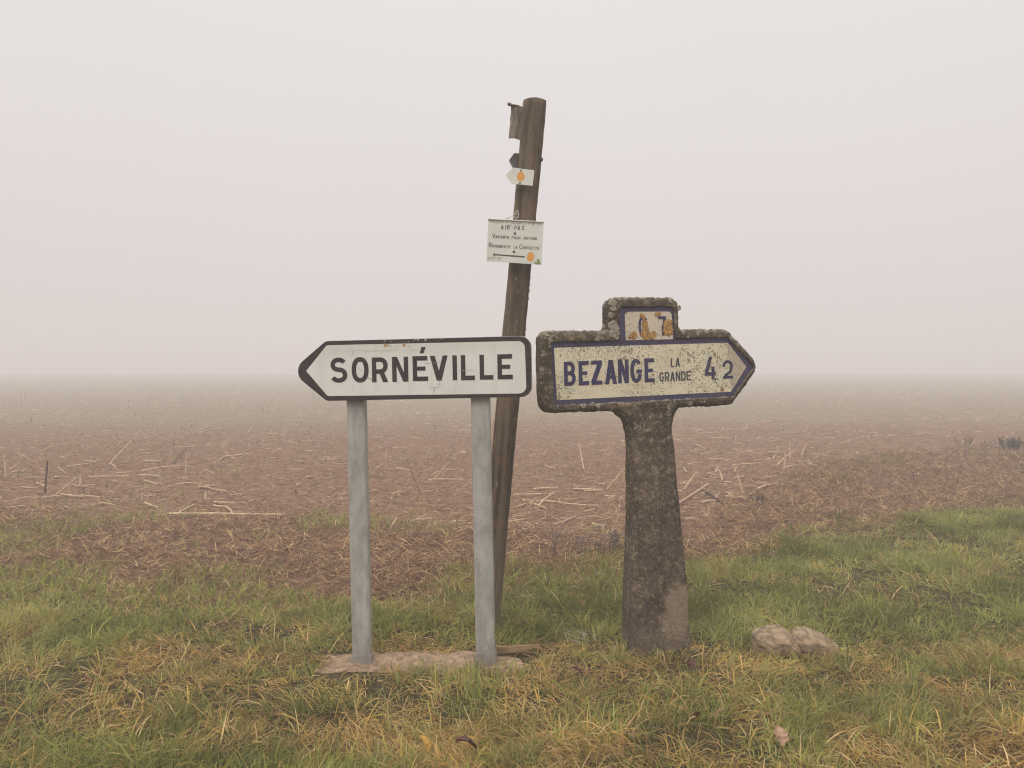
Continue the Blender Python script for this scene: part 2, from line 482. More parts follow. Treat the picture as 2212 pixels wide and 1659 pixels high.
def build_ground():
    mid = np.arange(-8.0, 8.001, 0.045)
    tail = 8.0 * (1.11 ** np.arange(1, 44))
    xs = np.concatenate([-tail[::-1], mid, tail])
    y0 = np.arange(1.6, 12.5, 0.045)
    y1 = 12.5 * (1.028 ** np.arange(0, 145))
    y2 = -np.array([700, 400, 200, 100, 50, 25, 12, 6, 3, 1.5, 0.5, -0.4, -1.0])
    ys = np.concatenate([y2, y0, y1])
    xs = np.clip(xs, -690, 690); ys = np.clip(ys, -690, 690)
    xs, ys = np.unique(xs), np.unique(ys)
    X, Y = np.meshgrid(xs, ys)
    Zg = ground_z(X, Y)
    V = np.stack([X.ravel(), Y.ravel(), Zg.ravel()], 1)
    nx, ny = len(xs), len(ys)
    i = np.arange(nx * ny).reshape(ny, nx)
    F = np.stack([i[:-1, :-1], i[:-1, 1:], i[1:, 1:], i[1:, :-1]], -1).reshape(-1, 4)
    me = np_mesh("ground", V, np.full(len(F), 4), F.ravel())
    d = edge_dist(X, Y).ravel()
    f = smooth(-0.1, 0.6, d + (fbm(X * 4, Y * 4, 0, 3, 77).ravel() - 0.5) * 0.8)
    add_color(me, np.repeat(f[:, None], 3, 1), "field_mask")
    w = smooth(14, 25, Y.ravel() + (fbm(X * 0.12, Y * 0.12, 0, 3, 99).ravel() - 0.5) * 12) * 0.92
    add_color(me, np.repeat(w[:, None], 3, 1), "weed_mask")
    st = 1 - smooth(-0.5, 0.5, field_dist(X, Y).ravel())
    add_color(me, np.repeat(st[:, None], 3, 1) * 0.85, "strip_mask")
    o = mesh_obj("ground", me, M['ground'], smooth_shade=True)
    return tag(o, kind="structure", label="grass verge rising out of a brown harvested field that fades into fog")
build_ground()

def gz(x, y): return float(ground_z(np.array([x]), np.array([y]))[0])

# ------------------------------------------------------------------ haze
def build_haze():
    bm = bmesh.new()
    bmesh.ops.create_cube(bm, size=1.0)
    for v in bm.verts:
        v.co = Vector((v.co.x * 1420, v.co.y * 1420, -1.3 + (v.co.z + 0.5) * 4.3))
    n = N("haze")
    n.t.nodes.remove(n.b)
    pv = n.new("ShaderNodeVolumePrincipled")
    pv.inputs["Color"].default_value = (0.930, 0.905, 0.935, 1)
    pv.inputs["Density"].default_value = 0.0155
    pv.inputs["Anisotropy"].default_value = 0.0
    n.link(pv.outputs[0], n.out.inputs["Volume"])
    o = from_bm("haze", bm, n.mat)
    tag(o, kind="stuff", label="thin pinkish fog lying over the whole field")
build_haze()

# ------------------------------------------------------------------ 2D outline helpers
def fillet(pts, radii, seg=7):
    out, n = [], len(pts)
    for i, p in enumerate(pts):
        r = radii[i] if not isinstance(radii, (int, float)) else radii
        p, a, b = Vector(p), Vector(pts[i - 1]), Vector(pts[(i + 1) % n])
        if r <= 0: out.append((p.x, p.y)); continue
        da, db = (a - p).normalized(), (b - p).normalized()
        ang = da.angle(db)
        t = min(r / math.tan(ang / 2), (a - p).length * 0.49, (b - p).length * 0.49)
        rr = t * math.tan(ang / 2)
        bis = (da + db).normalized()
        c = p + bis * (rr / math.sin(ang / 2))
        s, e_ = p + da * t, p + db * t
        a0 = math.atan2(s.y - c.y, s.x - c.x); a1 = math.atan2(e_.y - c.y, e_.x - c.x)
        dlt = (a1 - a0 + math.pi) % (2 * math.pi) - math.pi
        for k in range(seg + 1):
            th = a0 + dlt * k / seg
            out.append((c.x + rr * math.cos(th), c.y + rr * math.sin(th)))
    return out

def plate_bm(bm, pts, y, mtx=None):
    vs = [bm.verts.new((p[0], y, p[1])) for p in pts]
    return bm.faces.new(vs)

def slab_bm(pts, y_front, y_back, bevel=0.0, seg=2):
    bm = bmesh.new()
    f = [bm.verts.new((p[0], y_front, p[1])) for p in pts]
    b = [bm.verts.new((p[0], y_back, p[1])) for p in pts]
    n = len(pts)
    bm.faces.new(f); bm.faces.new(b[::-1])
    for i in range(n): bm.faces.new((f[i], b[i], b[(i + 1) % n], f[(i + 1) % n]))
    bmesh.ops.recalc_face_normals(bm, faces=bm.faces)
    if bevel:
        ed = [e_ for e_ in bm.edges if abs(e_.verts[0].co.y - e_.verts[1].co.y) < 1e-6]
        bmesh.ops.bevel(bm, geom=ed, offset=bevel, segments=seg, profile=0.5, affect='EDGES')
    return bm

# ------------------------------------------------------------------ painted lettering: strokes of one thickness
def ribbon(path, t, closed=False):
    """Quads along a centreline."""
    P = []
    for p in path:
        p = Vector(p)
        if not P or (p - P[-1]).length > 1e-5: P.append(p)
    n = len(P); L, Rr = [], []
    for i in range(n):
        a = P[i - 1] if (i > 0 or closed) else None
        b = P[(i + 1) % n] if (i < n - 1 or closed) else None
        d1 = (P[i] - a).normalized() if a is not None else None
        d2 = (b - P[i]).normalized() if b is not None else None
        if d1 is None: d1 = d2
        if d2 is None: d2 = d1
        tn = (d1 + d2)
        tn = tn.normalized() if tn.length > 1e-6 else d1
        nn = Vector((-tn.y, tn.x)); k = max(0.5, abs(tn.dot(d1)))
        L.append(P[i] + nn * (t / 2 / k)); Rr.append(P[i] - nn * (t / 2 / k))
    q = []
    for i in range(n if closed else n - 1):
        j = (i + 1) % n
        q.append([L[i], L[j], Rr[j], Rr[i]])
    return q

def arc(cx, cy, rx, ry, a0, a1, n=14, p=1.0):
    out = []
    for i in range(n + 1):
        a = math.radians(a0 + (a1 - a0) * i / n)
        c, s = math.cos(a), math.sin(a)
        out.append((cx + rx * math.copysign(abs(c) ** p, c), cy + ry * math.copysign(abs(s) ** p, s)))
    return out

def rect(x0, y0, x1, y1): return [[Vector((x0, y0)), Vector((x1, y0)), Vector((x1, y1)), Vector((x0, y1))]]
def poly(*p): return [[Vector(q) for q in p]]

def glyph(ch, w, h, t):
    """Strokes (lists of convex polygons) of a capital drawn in a w x h box."""
    t2 = t / 2; d = t * 1.12
    P = 0.86
    if ch == 'I': return [rect(w / 2 - t2, 0, w / 2 + t2, h)]
    if ch == 'L': return [rect(0, 0, t, h), rect(t, 0, w, t)]
    if ch in 'EÉ':
        g = [rect(0, 0, t, h), rect(t, 0, w, t), rect(t, h - t, w * 0.97, h), rect(t, h * 0.5 - t2 * 0.9, w * 0.84, h * 0.5 + t2 * 0.9)]
        if ch == 'É': g.append(poly((w * 0.48, h * 1.11), (w * 0.74, h * 1.11), (w * 0.88, h * 1.36), (w * 0.60, h * 1.36)))
        return g
    if ch == 'T': return [rect(0, h - t, w, h), rect(w / 2 - t2, 0, w / 2 + t2, h - t)]
    if ch == 'N': return [rect(0, 0, t, h), rect(w - t, 0, w, h), poly((t * 0.15, h), (w - d - t * 0.05, 0), (w - t * 0.15, 0), (d + t * 0.05, h))]
    if ch == 'M': return [rect(0, 0, t, h), rect(w - t, 0, w, h), poly((0, h), (w / 2 - t2, h * .25), (w / 2 + t2, h * .25), (d, h)), poly((w - d, h), (w / 2 - t2, h * .25), (w / 2 + t2, h * .25), (w, h))]
    if ch == 'V': return [poly((0, h), (w / 2 - d / 2, 0), (w / 2 + d / 2, 0), (d, h)), poly((w - d, h), (w / 2 - d / 2, 0), (w / 2 + d / 2, 0), (w, h))]
    if ch == 'A': return [poly((0, 0), (d, 0), (w / 2 + d / 2, h), (w / 2 - d / 2, h)), poly((w - d, 0), (w, 0), (w / 2 + d / 2, h), (w / 2 - d / 2, h)), rect(w * 0.22, h * 0.22, w * 0.78, h * 0.22 + t * 0.85)]
    if ch == 'Z': return [rect(0, h - t, w, h), rect(0, 0, w, t), poly((0, t), (t * 1.35, t), (w, h - t), (w - t * 1.35, h - t))]
    if ch == 'O': return [ribbon(arc(w / 2, h / 2, w / 2 - t2, h / 2 - t2, 0, 360, 28, P)[:-1], t, True)]
    if ch == 'C': return [ribbon(arc(w / 2, h / 2, w / 2 - t2, h / 2 - t2, 38, 322, 22, P), t)]
    if ch == 'G': return [ribbon(arc(w / 2, h / 2, w / 2 - t2, h / 2 - t2, 40, 345, 22, P), t), rect(w * 0.52, h * 0.40, w, h * 0.40 + t * 0.9)]
    if ch == 'D': return [rect(0, 0, t, h), ribbon([(t, h - t2), (w * 0.45, h - t2)] + arc(w * 0.45, h / 2, w * 0.55 - t2, h / 2 - t2, 90, -90, 14, 0.8) + [(t, t2)], t)]
    if ch in 'RP':
        m = h * 0.43; ry = (h - m) / 2 - 0.0
        g = [rect(0, 0, t, h), ribbon([(t, h - t2), (w * 0.5, h - t2)] + arc(w * 0.5, (h - t2 + m) / 2, w * 0.48 - t2, (h - t2 - m) / 2, 90, -90, 12, 0.9) + [(t, m)], t)]
        if ch == 'R': g.append(poly((w * 0.42, m), (w * 0.42 + d, m), (w, 0), (w - d * 1.08, 0)))
        return g
    if ch == 'B':
        m = h * 0.52
        return [rect(0, 0, t, h),
                ribbon([(t, h - t2), (w * 0.5, h - t2)] + arc(w * 0.5, (h - t2 + m) / 2, w * 0.45 - t2, (h - t2 - m) / 2, 90, -90, 12, 0.9) + [(t, m)], t),
                ribbon([(t, m), (w * 0.5, m)] + arc(w * 0.5, (m + t2) / 2, w * 0.5 - t2, (m - t2) / 2, 90, -90, 12, 0.9) + [(t, t2)], t)]
    if ch == 'S':
        yu, yl = (h - t2 + h * 0.52) / 2, (h * 0.52 + t2) / 2
        ru, rl = (h - t2 - h * 0.52) / 2, (h * 0.52 - t2) / 2
        return [ribbon(arc(w * 0.5, yu, w * 0.47 - t2, ru, 25, 250, 14, 0.95) + arc(w * 0.5, yl, w * 0.5 - t2, rl, 70, -155, 14, 0.95), t)]
    if ch == 'U': return [ribbon([(t2, h), (t2, h * 0.4)] + arc(w / 2, h * 0.32, w / 2 - t2, h * 0.32 - t2, 180, 360, 14, 0.9) + [(w - t2, h * 0.4), (w - t2, h)], t)]
    if ch == '4': return [poly((0, h * 0.27), (t * 1.05, h * 0.27), (w * 0.72, h), (w * 0.72 - t * 1.15, h)), rect(0, h * 0.18, w, h * 0.18 + t), rect(w * 0.62, 0, w * 0.62 + t, h * 0.56)]
    if ch == '2': return [ribbon(arc(w / 2, h - w / 2, w / 2 - t2, w / 2 - t2, 190, -20, 14) + [(w * 0.72, h * 0.36), (t2 * 1.3, t)], t), rect(0, 0, w, t)]
    if ch == '7': return [rect(0, h - t, w, h), ribbon([(w - t2 * 1.2, h - t), (w * 0.72, h * 0.70), (w * 0.60, h * 0.40), (w * 0.58, 0)], t)]
    if ch == '-': return [rect(0, h * 0.42, w, h * 0.42 + t)]
    if ch == "'": return [poly((w / 2 - t2, h * 0.75), (w / 2 + t2 * 0.4, h * 0.75), (w / 2 + t2, h), (w / 2 - t2, h))]
    return []

class Letters:
    """Collects painted letters of one inscription; every stroke lies a hair above the one before."""
    def __init__(self, y, up=0.00012): self.bm, self.y, self.up, self.k = bmesh.new(), y, up, 0
    def add(self, ch, x, z, w, h, t):
        for st in glyph(ch, w, h, t):
            yy = self.y - self.up * (1 + self.k % 6); self.k += 1
            for q in st:
                try: self.bm.faces.new([self.bm.verts.new((x + p.x, yy, z + p.y)) for p in q])
                except ValueError: pass
    def polys(self, polys):
        yy = self.y - self.up * (1 + self.k % 6); self.k += 1
        for q in polys: self.bm.faces.new([self.bm.verts.new((p[0], yy, p[1])) for p in q])
    def box(self, fr, zm, ch, x0, x1, y0, y1, t):
        """A letter whose box in the photograph is x0..x1, y0..y1 (t is a share of its height)."""
        xm, ym = (x0 + x1) / 2, (y0 + y1) / 2
        l, r_ = fr.uv(*zm(x0, ym)), fr.uv(*zm(x1, ym))
        tp, bt = fr.uv(*zm(xm, y0)), fr.uv(*zm(xm, y1))
        h = tp[1] - bt[1]
        self.add(ch, l[0], bt[1], r_[0] - l[0], h, t * h)
    def run(self, fr, zm, s, x0, x1, yb0, yb1, hpx, t):
        """A run of small capitals between x0 and x1 along a baseline."""
        wid = {'I': 0.42, 'L': 0.85, ' ': 0.5, '1': 0.4, 'M': 1.3}
        gap = 0.28
        tot = sum(wid.get(c, 1.0) for c in s) + gap * (len(s) - 1)
        u = (x1 - x0) / tot; x = x0
        for c in s:
            w = wid.get(c, 1.0) * u
            yb = yb0 + (yb1 - yb0) * ((x + w / 2 - x0) / max(1, x1 - x0))
            if c != ' ': self.box(fr, zm, c, x, x + w, yb - hpx, yb, t)
            x += w + gap * u
    def flush(self, name, mat, parent):
        o = from_bm(name, self.bm, mat, parent, normals=False); self.bm = bmesh.new(); return o
    def build(self, name, mat, parent): return from_bm(name, self.bm, mat, parent, normals=False)

def blob(cx, cz, r, n=14, irr=0.3, seed=0):
    q = random.Random(seed)
    return [(cx + r * (1 + q.uniform(-irr, irr)) * math.cos(2 * math.pi * k / n), cz + r * (1 + q.uniform(-irr, irr)) * math.sin(2 * math.pi * k / n)) for k in range(n)]

def crust(bm, cx, y, cz, r, thick, seed, n=18, irr=0.22):
    """A raised rosette of lichen lying on a face."""
    q = random.Random(seed)
    ks = [1 + q.uniform(-irr, irr) for _ in range(n)]
    rings = []
    for f, hh in ((1.0, 0.0), (0.88, 0.8), (0.6, 1.0), (0.3, 0.8)):
        rings.append([bm.verts.new((cx + r * f * ks[k] * math.cos(2 * math.pi * k / n), y - thick * hh * (0.7 + 0.6 * q.random()), cz + r * f * ks[k] * math.sin(2 * math.pi * k / n))) for k in range(n)])
    for a, b in zip(rings, rings[1:]):
        for k in range(n): bm.faces.new((a[k], a[(k + 1) % n], b[(k + 1) % n], b[k]))
    c = bm.verts.new((cx, y - thick * 0.5, cz))
    for k in range(n): bm.faces.new((rings[-1][k], rings[-1][(k + 1) % n], c))

# ------------------------------------------------------------------ the metal direction sign
def build_direction_sign():
    fr = Frame(at_depth(915, 1428, 3.41), -4.5, 1.15)
    root = empty("direction_sign", fr.m, "white metal arrow sign with black border reading SORNÉVILLE on two galvanised posts", "road sign")
    # posts, the panel is fixed to their fronts
    for (xa, xb, ytop, ybot) in ((760.5, 802.5, 800, 1432), (1028, 1071, 800, 1427)):
        x0, z0 = fr.uv(xa, ybot); x1, _ = fr.uv(xb, ybot)
        xm, hw = (x0 + x1) / 2 - 0.002, (x1 - x0) / 2 - 0.002
        zt = fr.uv(xa, ytop)[1]
        prof = fillet([(xm - hw, 0.0), (xm + hw, 0.0), (xm + hw, 0.042), (xm - hw, 0.042)], 0.006, 3)
        # a shallow groove runs down each side of the closed steel section
        g = []
        for (x, y) in prof: g.append((x, y))
        bm = bmesh.new()
        rings = []
        for k, z in enumerate(np.linspace(z0 - 0.12, zt, 9)):
            rings.append([bm.verts.new((x, y, z)) for x, y in g])
        for a, b in zip(rings, rings[1:]):
            for k in range(len(g)): bm.faces.new((a[k], a[(k + 1) % len(g)], b[(k + 1) % len(g)], b[k]))
        bm.faces.new(rings[0][::-1]); bm.faces.new(rings[-1])
        po = from_bm("post", bm, M['galv'], root)
        for sx in (-1, 1):
            xr = xm + sx * (hw - 0.009)
            bm = bmesh.new()
            q = [(xr - 0.0022, -0.0018), (xr + 0.0022, -0.0018), (xr + 0.0022, 0.0015), (xr - 0.0022, 0.0015)]
            lo = [bm.verts.new((x, y, z0 - 0.1)) for x, y in q]; hi = [bm.verts.new((x, y, zt)) for x, y in q]
            for k in range(4): bm.faces.new((lo[k], lo[(k + 1) % 4], hi[(k + 1) % 4], hi[k]))
            bm.faces.new(hi)
            if sx == 1: from_bm("rib", bm, M['galv'], po)
            else: bm.free()
        # mortar collar at the foot
        bm = slab_bm(fillet([(xm - hw - 0.006, z0 - 0.05), (xm + hw + 0.005, z0 - 0.05), (xm + hw + 0.003, z0 + 0.035), (xm - hw - 0.003, z0 + 0.028)], 0.008, 3), -0.004, 0.046)
        from_bm("foot_collar", bm, M['galv'], po)
    YF = -0.030
    out = [Z1(338, 151), Z1(2117, 106), Z1(2126, 636), Z1(345, 672), Z1(34, 416)]
    outl = fillet([fr.uv(*p, YF) for p in out], [0.035, 0.045, 0.045, 0.035, 0.055], 9)
    body = from_bm("panel", slab_bm(outl, YF, 0.0, 0.004, 2), M['alu'], root)
    c = Vector((sum(p[0] for p in outl) / len(outl), sum(p[1] for p in outl) / len(outl)))
    bl = [(p[0] + (c.x - p[0]) * 0.004, p[1] + (c.y - p[1]) * 0.012) for p in outl]
    bm = bmesh.new(); plate_bm(bm, bl, YF - 0.0012)
    from_bm("black_border", bm, M['black'], body)
    inn = [Z1(350, 189), Z1(2062, 152), Z1(2078, 606), Z1(357, 629), Z1(172, 412)]
    innl = fillet([fr.uv(*p, YF) for p in inn], [0.018, 0.028, 0.030, 0.018, 0.0], 7)
    bm = bmesh.new(); plate_bm(bm, innl, YF - 0.0024)
    from_bm("white_face", bm, M['white'], body)
    L = Letters(YF - 0.0032)
    for ch, x0, x1, y0, y1 in (('S', 398, 545, 297, 513), ('O', 583, 728, 293, 511), ('R', 757, 895, 295, 508), ('N', 930, 1068, 290, 504), ('É', 1106, 1237, 284, 498),
                               ('V', 1255, 1407, 280, 494), ('I', 1447, 1487, 278, 491), ('L', 1520, 1637, 275, 490), ('L', 1680, 1797, 272, 486), ('E', 1833, 1963, 268, 483)):
        L.box(fr, Z1, ch, x0, x1, y0, y1, 0.178); L.flush("letter", M['black'], body)
    S = Letters(YF - 0.0042)
    def line(pts, w):
        p = [fr.uv(*Z1(*q), YF) for q in pts]; w *= 0.75
        S.polys([[(v.x, v.y) for v in q] for q in ribbon(p, w)])
    for pts, w in (([(560, 205), (572, 232), (577, 275)], .0018), ([(590, 230), (680, 236), (760, 240), (860, 234), (955, 223)], .0010), ([(1195, 345), (1250, 348), (1335, 331)], .0016),
                   ([(1495, 410), (1545, 408)], .0018), ([(1565, 409), (1590, 404), (1615, 401)], .0018), ([(625, 375), (638, 395), (650, 412)], .0014), ([(785, 555), (805, 582)], .0012),
                   ([(1445, 597), (1462, 571)], .0016), ([(1228, 549), (1285, 558), (1325, 548)], .0016), ([(1285, 558), (1280, 580), (1290, 606)], .0020), ([(1330, 498), (1326, 532)], .0018),
                   ([(440, 205), (460, 252)], .0009), ([(575, 530), (581, 582)], .0010), ([(1475, 500), (1470, 522)], .0012), ([(1310, 528), (1342, 532)], .0016), ([(1090, 238), (1124, 229)], .0012),
                   ([(705, 468), (730, 478), (742, 492)], .0030), ([(940, 185), (946, 205)], .0010), ([(1805, 190), (1809, 204)], .0010), ([(650, 586), (658, 596)], .0022), ([(960, 505), (960, 525)], .0010),
                   ([(920, 330), (926, 300)], .0010), ([(1095, 440), (1105, 465)], .0022)): line(pts, w)
    o = S.build("scratch_mark", M['scratch'], body); o["kind"] = "stuff"
    for nm, mt, spots in (("rust_spot", 'rust', ((862, 190, 7), (885, 186, 4), (1020, 187, 6), (1062, 196, 2.4), (905, 196, 3), (1028, 168, 3), (850, 178, 3))),
                          ("paint_chip", 'chip', ((1206, 141, 5), (1140, 141, 4.5), (1120, 139, 3), (1345, 131, 3.5), (850, 152, 3.4), (1100, 148, 2.2), (1300, 130, 2), (1060, 160, 2), (905, 158, 2)))):
        S = Letters(YF - 0.0048)
        for k, (x, y, r) in enumerate(spots):
            u, v = fr.uv(*Z1(x, y), YF)
            S.polys([blob(u, v, r * 0.0009, 9, 0.45, k + 3)])
        o = S.build(nm, M[mt], body); o["kind"] = "stuff"
    # the poured footing the posts stand in
    bm = bmesh.new()
    x0, x1 = -0.62 - 0.02, 0.47
    rg = np.random.default_rng(3)
    NS = 110
    A = np.linspace(0, 2 * np.pi, NS, endpoint=False)
    ca, sa = np.cos(A), np.sin(A)
    wob = 1 + (fbm(ca * 2.2, sa * 2.2, 0, 3, 91) - 0.5) * 0.22 + (fbm(ca * 11, sa * 11, 0, 2, 92) - 0.5) * 0.10
    ox = -0.045 + 0.475 * np.sign(ca) * np.abs(ca) ** 0.55 * (1 + (wob - 1) * 0.45)
    dep = np.where(sa > 0, 0.17, 0.105 + 0.10 * smooth(-0.2, -0.9, ca))
    oy = 0.03 + dep * np.sign(sa) * np.abs(sa) ** 0.6 * wob
    zt = fr.uv(781, 1432)[1] - 0.008
    rings = []
    for f, z in ((1.05, -0.17), (1.04, -0.085), (1.01, -0.050), (0.98, -0.026), (0.94, -0.011), (0.88, -0.004), (0.78, 0.0), (0.66, 0.002), (0.52, 0.003), (0.38, 0.003), (0.22, 0.002)):
        X, Y = -0.045 + (ox + 0.045) * f, 0.03 + (oy - 0.03) * f
        h = (fbm(X * 14, Y * 14, z * 14, 4, 93, 0.6) - 0.5) * 0.030 + (fbm(X * 60, Y * 60, 0, 2, 94) - 0.5) * 0.008
        push = 1 + (fbm(X * 22, Y * 22, z * 40, 3, 95) - 0.5) * (0.05 if z < -0.008 else 0)
        rings.append([bm.verts.new((-0.045 + (x_ + 0.045) * p_, 0.03 + (y_ - 0.03) * p_, zt + z + h_)) for x_, y_, h_, p_ in zip(X, Y, h, np.broadcast_to(push, X.shape))])
    for a, b in zip(rings, rings[1:]):
        for k in range(NS): bm.faces.new((a[k], a[(k + 1) % NS], b[(k + 1) % NS], b[k]))
    bm.faces.new(rings[-1]); bm.faces.new(rings[0][::-1])
    from_bm("concrete_footing", bm, M['footing'], root, True)
build_direction_sign()

# ------------------------------------------------------------------ the old concrete signpost
def eval_mesh(o):
    dg = bpy.context.evaluated_depsgraph_get()
    me = bpy.data.meshes.new_from_object(o.evaluated_get(dg))
    return me

def build_concrete_sign():
    base = at_depth(1413, 1385, 3.70)
    fr = Frame(base, 17.0, 1.7)
    root = empty("concrete_signpost", fr.m, "old lichen-covered concrete arrow signpost with cream enamel plate reading BEZANGE LA GRANDE", "signpost")
    YF = -0.052                                  # front of the rim
    Uf = lambda x, y: fr.uv(*Z2(x, y), YF)
    head = [Uf(158, 398), Uf(768, 402), Uf(774, 97), Uf(1400, 95), Uf(1412, 388), Uf(1842, 386), Uf(2140, 712), Uf(1890, 1056), Uf(1150, 1108), Uf(176, 1138)]
    rad = [0.045, 0.02, 0.05, 0.045, 0.02, 0.05, 0.06, 0.05, 0.0, 0.05]
    hp = fillet(head, rad, 7)
    hb = slab_bm(hp, YF, 0.050, 0.026, 4)
    hm = bpy.data.meshes.new("head_raw"); hb.to_mesh(hm); hb.free()
    ho = bpy.data.objects.new("head_raw", hm); col.objects.link(ho)
    # recess for the plates
    rec = [Uf(250, 498), Uf(858, 485), Uf(864, 182), Uf(1356, 179), Uf(1366, 468), Uf(1840, 458), Uf(2080, 722), Uf(1878, 995), Uf(276, 1073)]
    rp = fillet(rec, [0.014, 0.0, 0.02, 0.02, 0.0, 0.008, 0.012, 0.008, 0.014], 5)
    cb = slab_bm(rp, YF - 0.05, YF + 0.020)
    cm = bpy.data.meshes.new("recess_raw"); cb.to_mesh(cm); cb.free()
    co = bpy.data.objects.new("recess_raw", cm); col.objects.link(co)
    md = ho.modifiers.new("b", 'BOOLEAN'); md.operation = 'DIFFERENCE'; md.object = co; md.solver = 'EXACT'
    head_me = eval_mesh(ho)
    # pillar: rounded rectangle that narrows upwards and flares into the head
    bm = bmesh.new(); bm.from_mesh(head_me)
    Ub = lambda px, py: fr.uv(px, py, 0.0)
    rows = [(1342, 1490, 1420), (1343, 1488, 1385), (1346, 1481, 1250), (1350, 1470, 1130), (1351, 1462, 1040), (1351, 1455, 960), (1349, 1451, 935), (1345, 1452, 915), (1336, 1456, 898), (1318, 1466, 884), (1300, 1482, 876)]
    rings = []
    for (xa, xb, py) in rows:
        l, r_ = Ub(xa, py), Ub(xb, py)
        z = (l[1] + r_[1]) / 2
        dep = 0.048 + 0.045 * min(1, max(0, (0.95 - z) / 0.95))      # half depth
        hw = (r_[0] - l[0]) / 2 - dep * 0.20; cx_ = (l[0] + r_[0]) / 2
        hw = max(hw, 0.04)
        # part of the apparent width is the left flank
        ring = []
        for k in range(32):
            a = 2 * math.pi * k / 32
            c_, s_ = math.cos(a), math.sin(a)
            ring.append(bm.verts.new((cx_ + (hw - 0.004) * math.copysign(abs(c_) ** 0.42, c_), 0.0 + dep * math.copysign(abs(s_) ** 0.42, s_), z)))
        rings.append(ring)
    for a, b in zip(rings, rings[1:]):
        for k in range(32): bm.faces.new((a[k], a[(k + 1) % 32], b[(k + 1) % 32], b[k]))
    bm.faces.new(rings[0][::-1]); bm.faces.new(rings[-1])
    bmesh.ops.recalc_face_normals(bm, faces=bm.faces)
    raw = bpy.data.meshes.new("raw"); bm.to_mesh(raw); bm.free()
    ro = bpy.data.objects.new("raw", raw); col.objects.link(ro)
    rm = ro.modifiers.new("r", 'REMESH'); rm.mode = 'VOXEL'; rm.voxel_size = 0.0042; rm.adaptivity = 0.0
    sm = ro.modifiers.new("s", 'SMOOTH'); sm.iterations = 3; sm.factor = 0.5
    me = eval_mesh(ro)
    for o in (ro, ho, co): bpy.data.objects.remove(o)
    me.name = "concrete_body"
    # erode and crust the surface
    n = len(me.vertices)
    V = np.empty(n * 3, np.float32); me.vertices.foreach_get("co", V); V = V.reshape(-1, 3).astype(float)
    NN = np.empty(n * 3, np.float32); me.vertices.foreach_get("normal", NN); NN = NN.reshape(-1, 3).astype(float)
    x, y, z = V.T
    amp = (fbm(x * 11, y * 11, z * 11, 3, 3) - 0.5) * 0.006 + (fbm(x * 50, y * 50, z * 50, 3, 9, 0.6) - 0.5) * 0.0052
    up = np.clip(NN[:, 2], 0, 1); dn = np.clip(-NN[:, 2], 0, 1) * (z > 0.6)
    lump = smooth(0.42, 0.75, fbm(x * 75, y * 75, z * 75, 3, 14, 0.65))
    amp = amp + lump * (0.0042 * up + 0.0036 * dn + 0.0010)
    inrec = (y > YF + 0.010) & (y < YF + 0.03) & (NN[:, 1] < -0.6)
    amp = np.where(inrec, -0.003, amp)
    V = V + NN * amp[:, None]
    me.vertices.foreach_set("co", V.astype(np.float32).ravel())
    me.materials.clear()
    me.update()
    body = mesh_obj("concrete_body", me, M['concrete'], root, True)
    # enamel plates set in the recess
    YP = YF + 0.012
    Up = lambda x, y: fr.uv(*Z2(x, y), YP)
    def plate(name, pts, rad, mat, y, parent, thick=0.004):
        return from_bm(name, slab_bm(fillet([Up(*p) for p in pts], rad, 5), y, y + thick), mat, parent)
    bp = plate("name_plate", [(240, 490), (1850, 452), (2092, 722), (1888, 1002), (266, 1080)], [0.012, 0.006, 0.012, 0.006, 0.012], M['blue'], YP, root, 0.014)
    plate("cream_field", [(272, 551), (1832, 506), (1862, 946), (300, 1021)], [0.004, 0.0, 0.0, 0.004], M['cream'], YP - 0.0016, bp, 0.0018)
    plate("arrow_tip", [(1835, 508), (2000, 722), (1864, 944)], [0.0, 0.004, 0.0], M['tip'], YP - 0.0013, bp, 0.0015)
    L = Letters(YP - 0.0024)
    for ch, x0, x1, y0, y1 in (('B', 332, 436, 676, 891), ('E', 462, 555, 671, 886), ('Z', 575, 672, 666, 881), ('A', 695, 802, 660, 876), ('N', 812, 908, 656, 868), ('G', 922, 1025, 651, 864), ('E', 1048, 1137, 647, 860)):
        L.box(fr, Z2, ch, x0, x1, y0, y1, 0.165); L.flush('letter', M['blue_text'], bp)
    for ch, x0, x1, y0, y1 in (('4', 1582, 1682, 632, 835), ('2', 1745, 1835, 663, 827)):
        L.box(fr, Z2, ch, x0, x1, y0, y1, 0.15); L.flush('digit', M['blue_text'], bp)
    u, v = Up(1722, 834)
    L.polys([[(u - .004, v - .008), (u + .004, v - .002), (u + .005, v + .006), (u - .003, v + .004)]])
    L.build("comma", M['blue_text'], bp)
    L = Letters(YP - 0.0024)
    for ch, x0, x1, y0, y1 in (('L', 1282, 1312, 646, 726), ('A', 1323, 1364, 643, 722)): L.box(fr, Z2, ch, x0, x1, y0, y1, 0.15); L.flush('letter', M['small_text'], bp)
    for k, ch in enumerate("GRANDE"):
        x0 = 1180 + k * 48.5
        L.box(fr, Z2, ch, x0, x0 + 41, 770 - k * 2.0, 853 - k * 2.0, 0.15); L.flush('letter', M['small_text'], bp)
    cp_ = plate("number_plate", [(852, 174), (1364, 172), (1374, 494), (860, 502)], [0.02, 0.02, 0.0, 0.0], M['blue'], YP - 0.0022, root, 0.014)
    plate("number_field", [(905, 228), (1325, 226), (1338, 474), (916, 484)], [0.018, 0.018, 0.003, 0.003], M['cartouche'], YP - 0.0038, cp_, 0.0018)
    L = Letters(YP - 0.0046)
    L.box(fr, Z2, 'C', 993, 1078, 274, 450, 0.13); L.flush("letter", M['blue_text'], cp_)
    L.box(fr, Z2, '7', 1170, 1240, 274, 445, 0.15)
    L.build("digit", M['blue_text'], cp_)
    # lichen rosettes
    k = 0
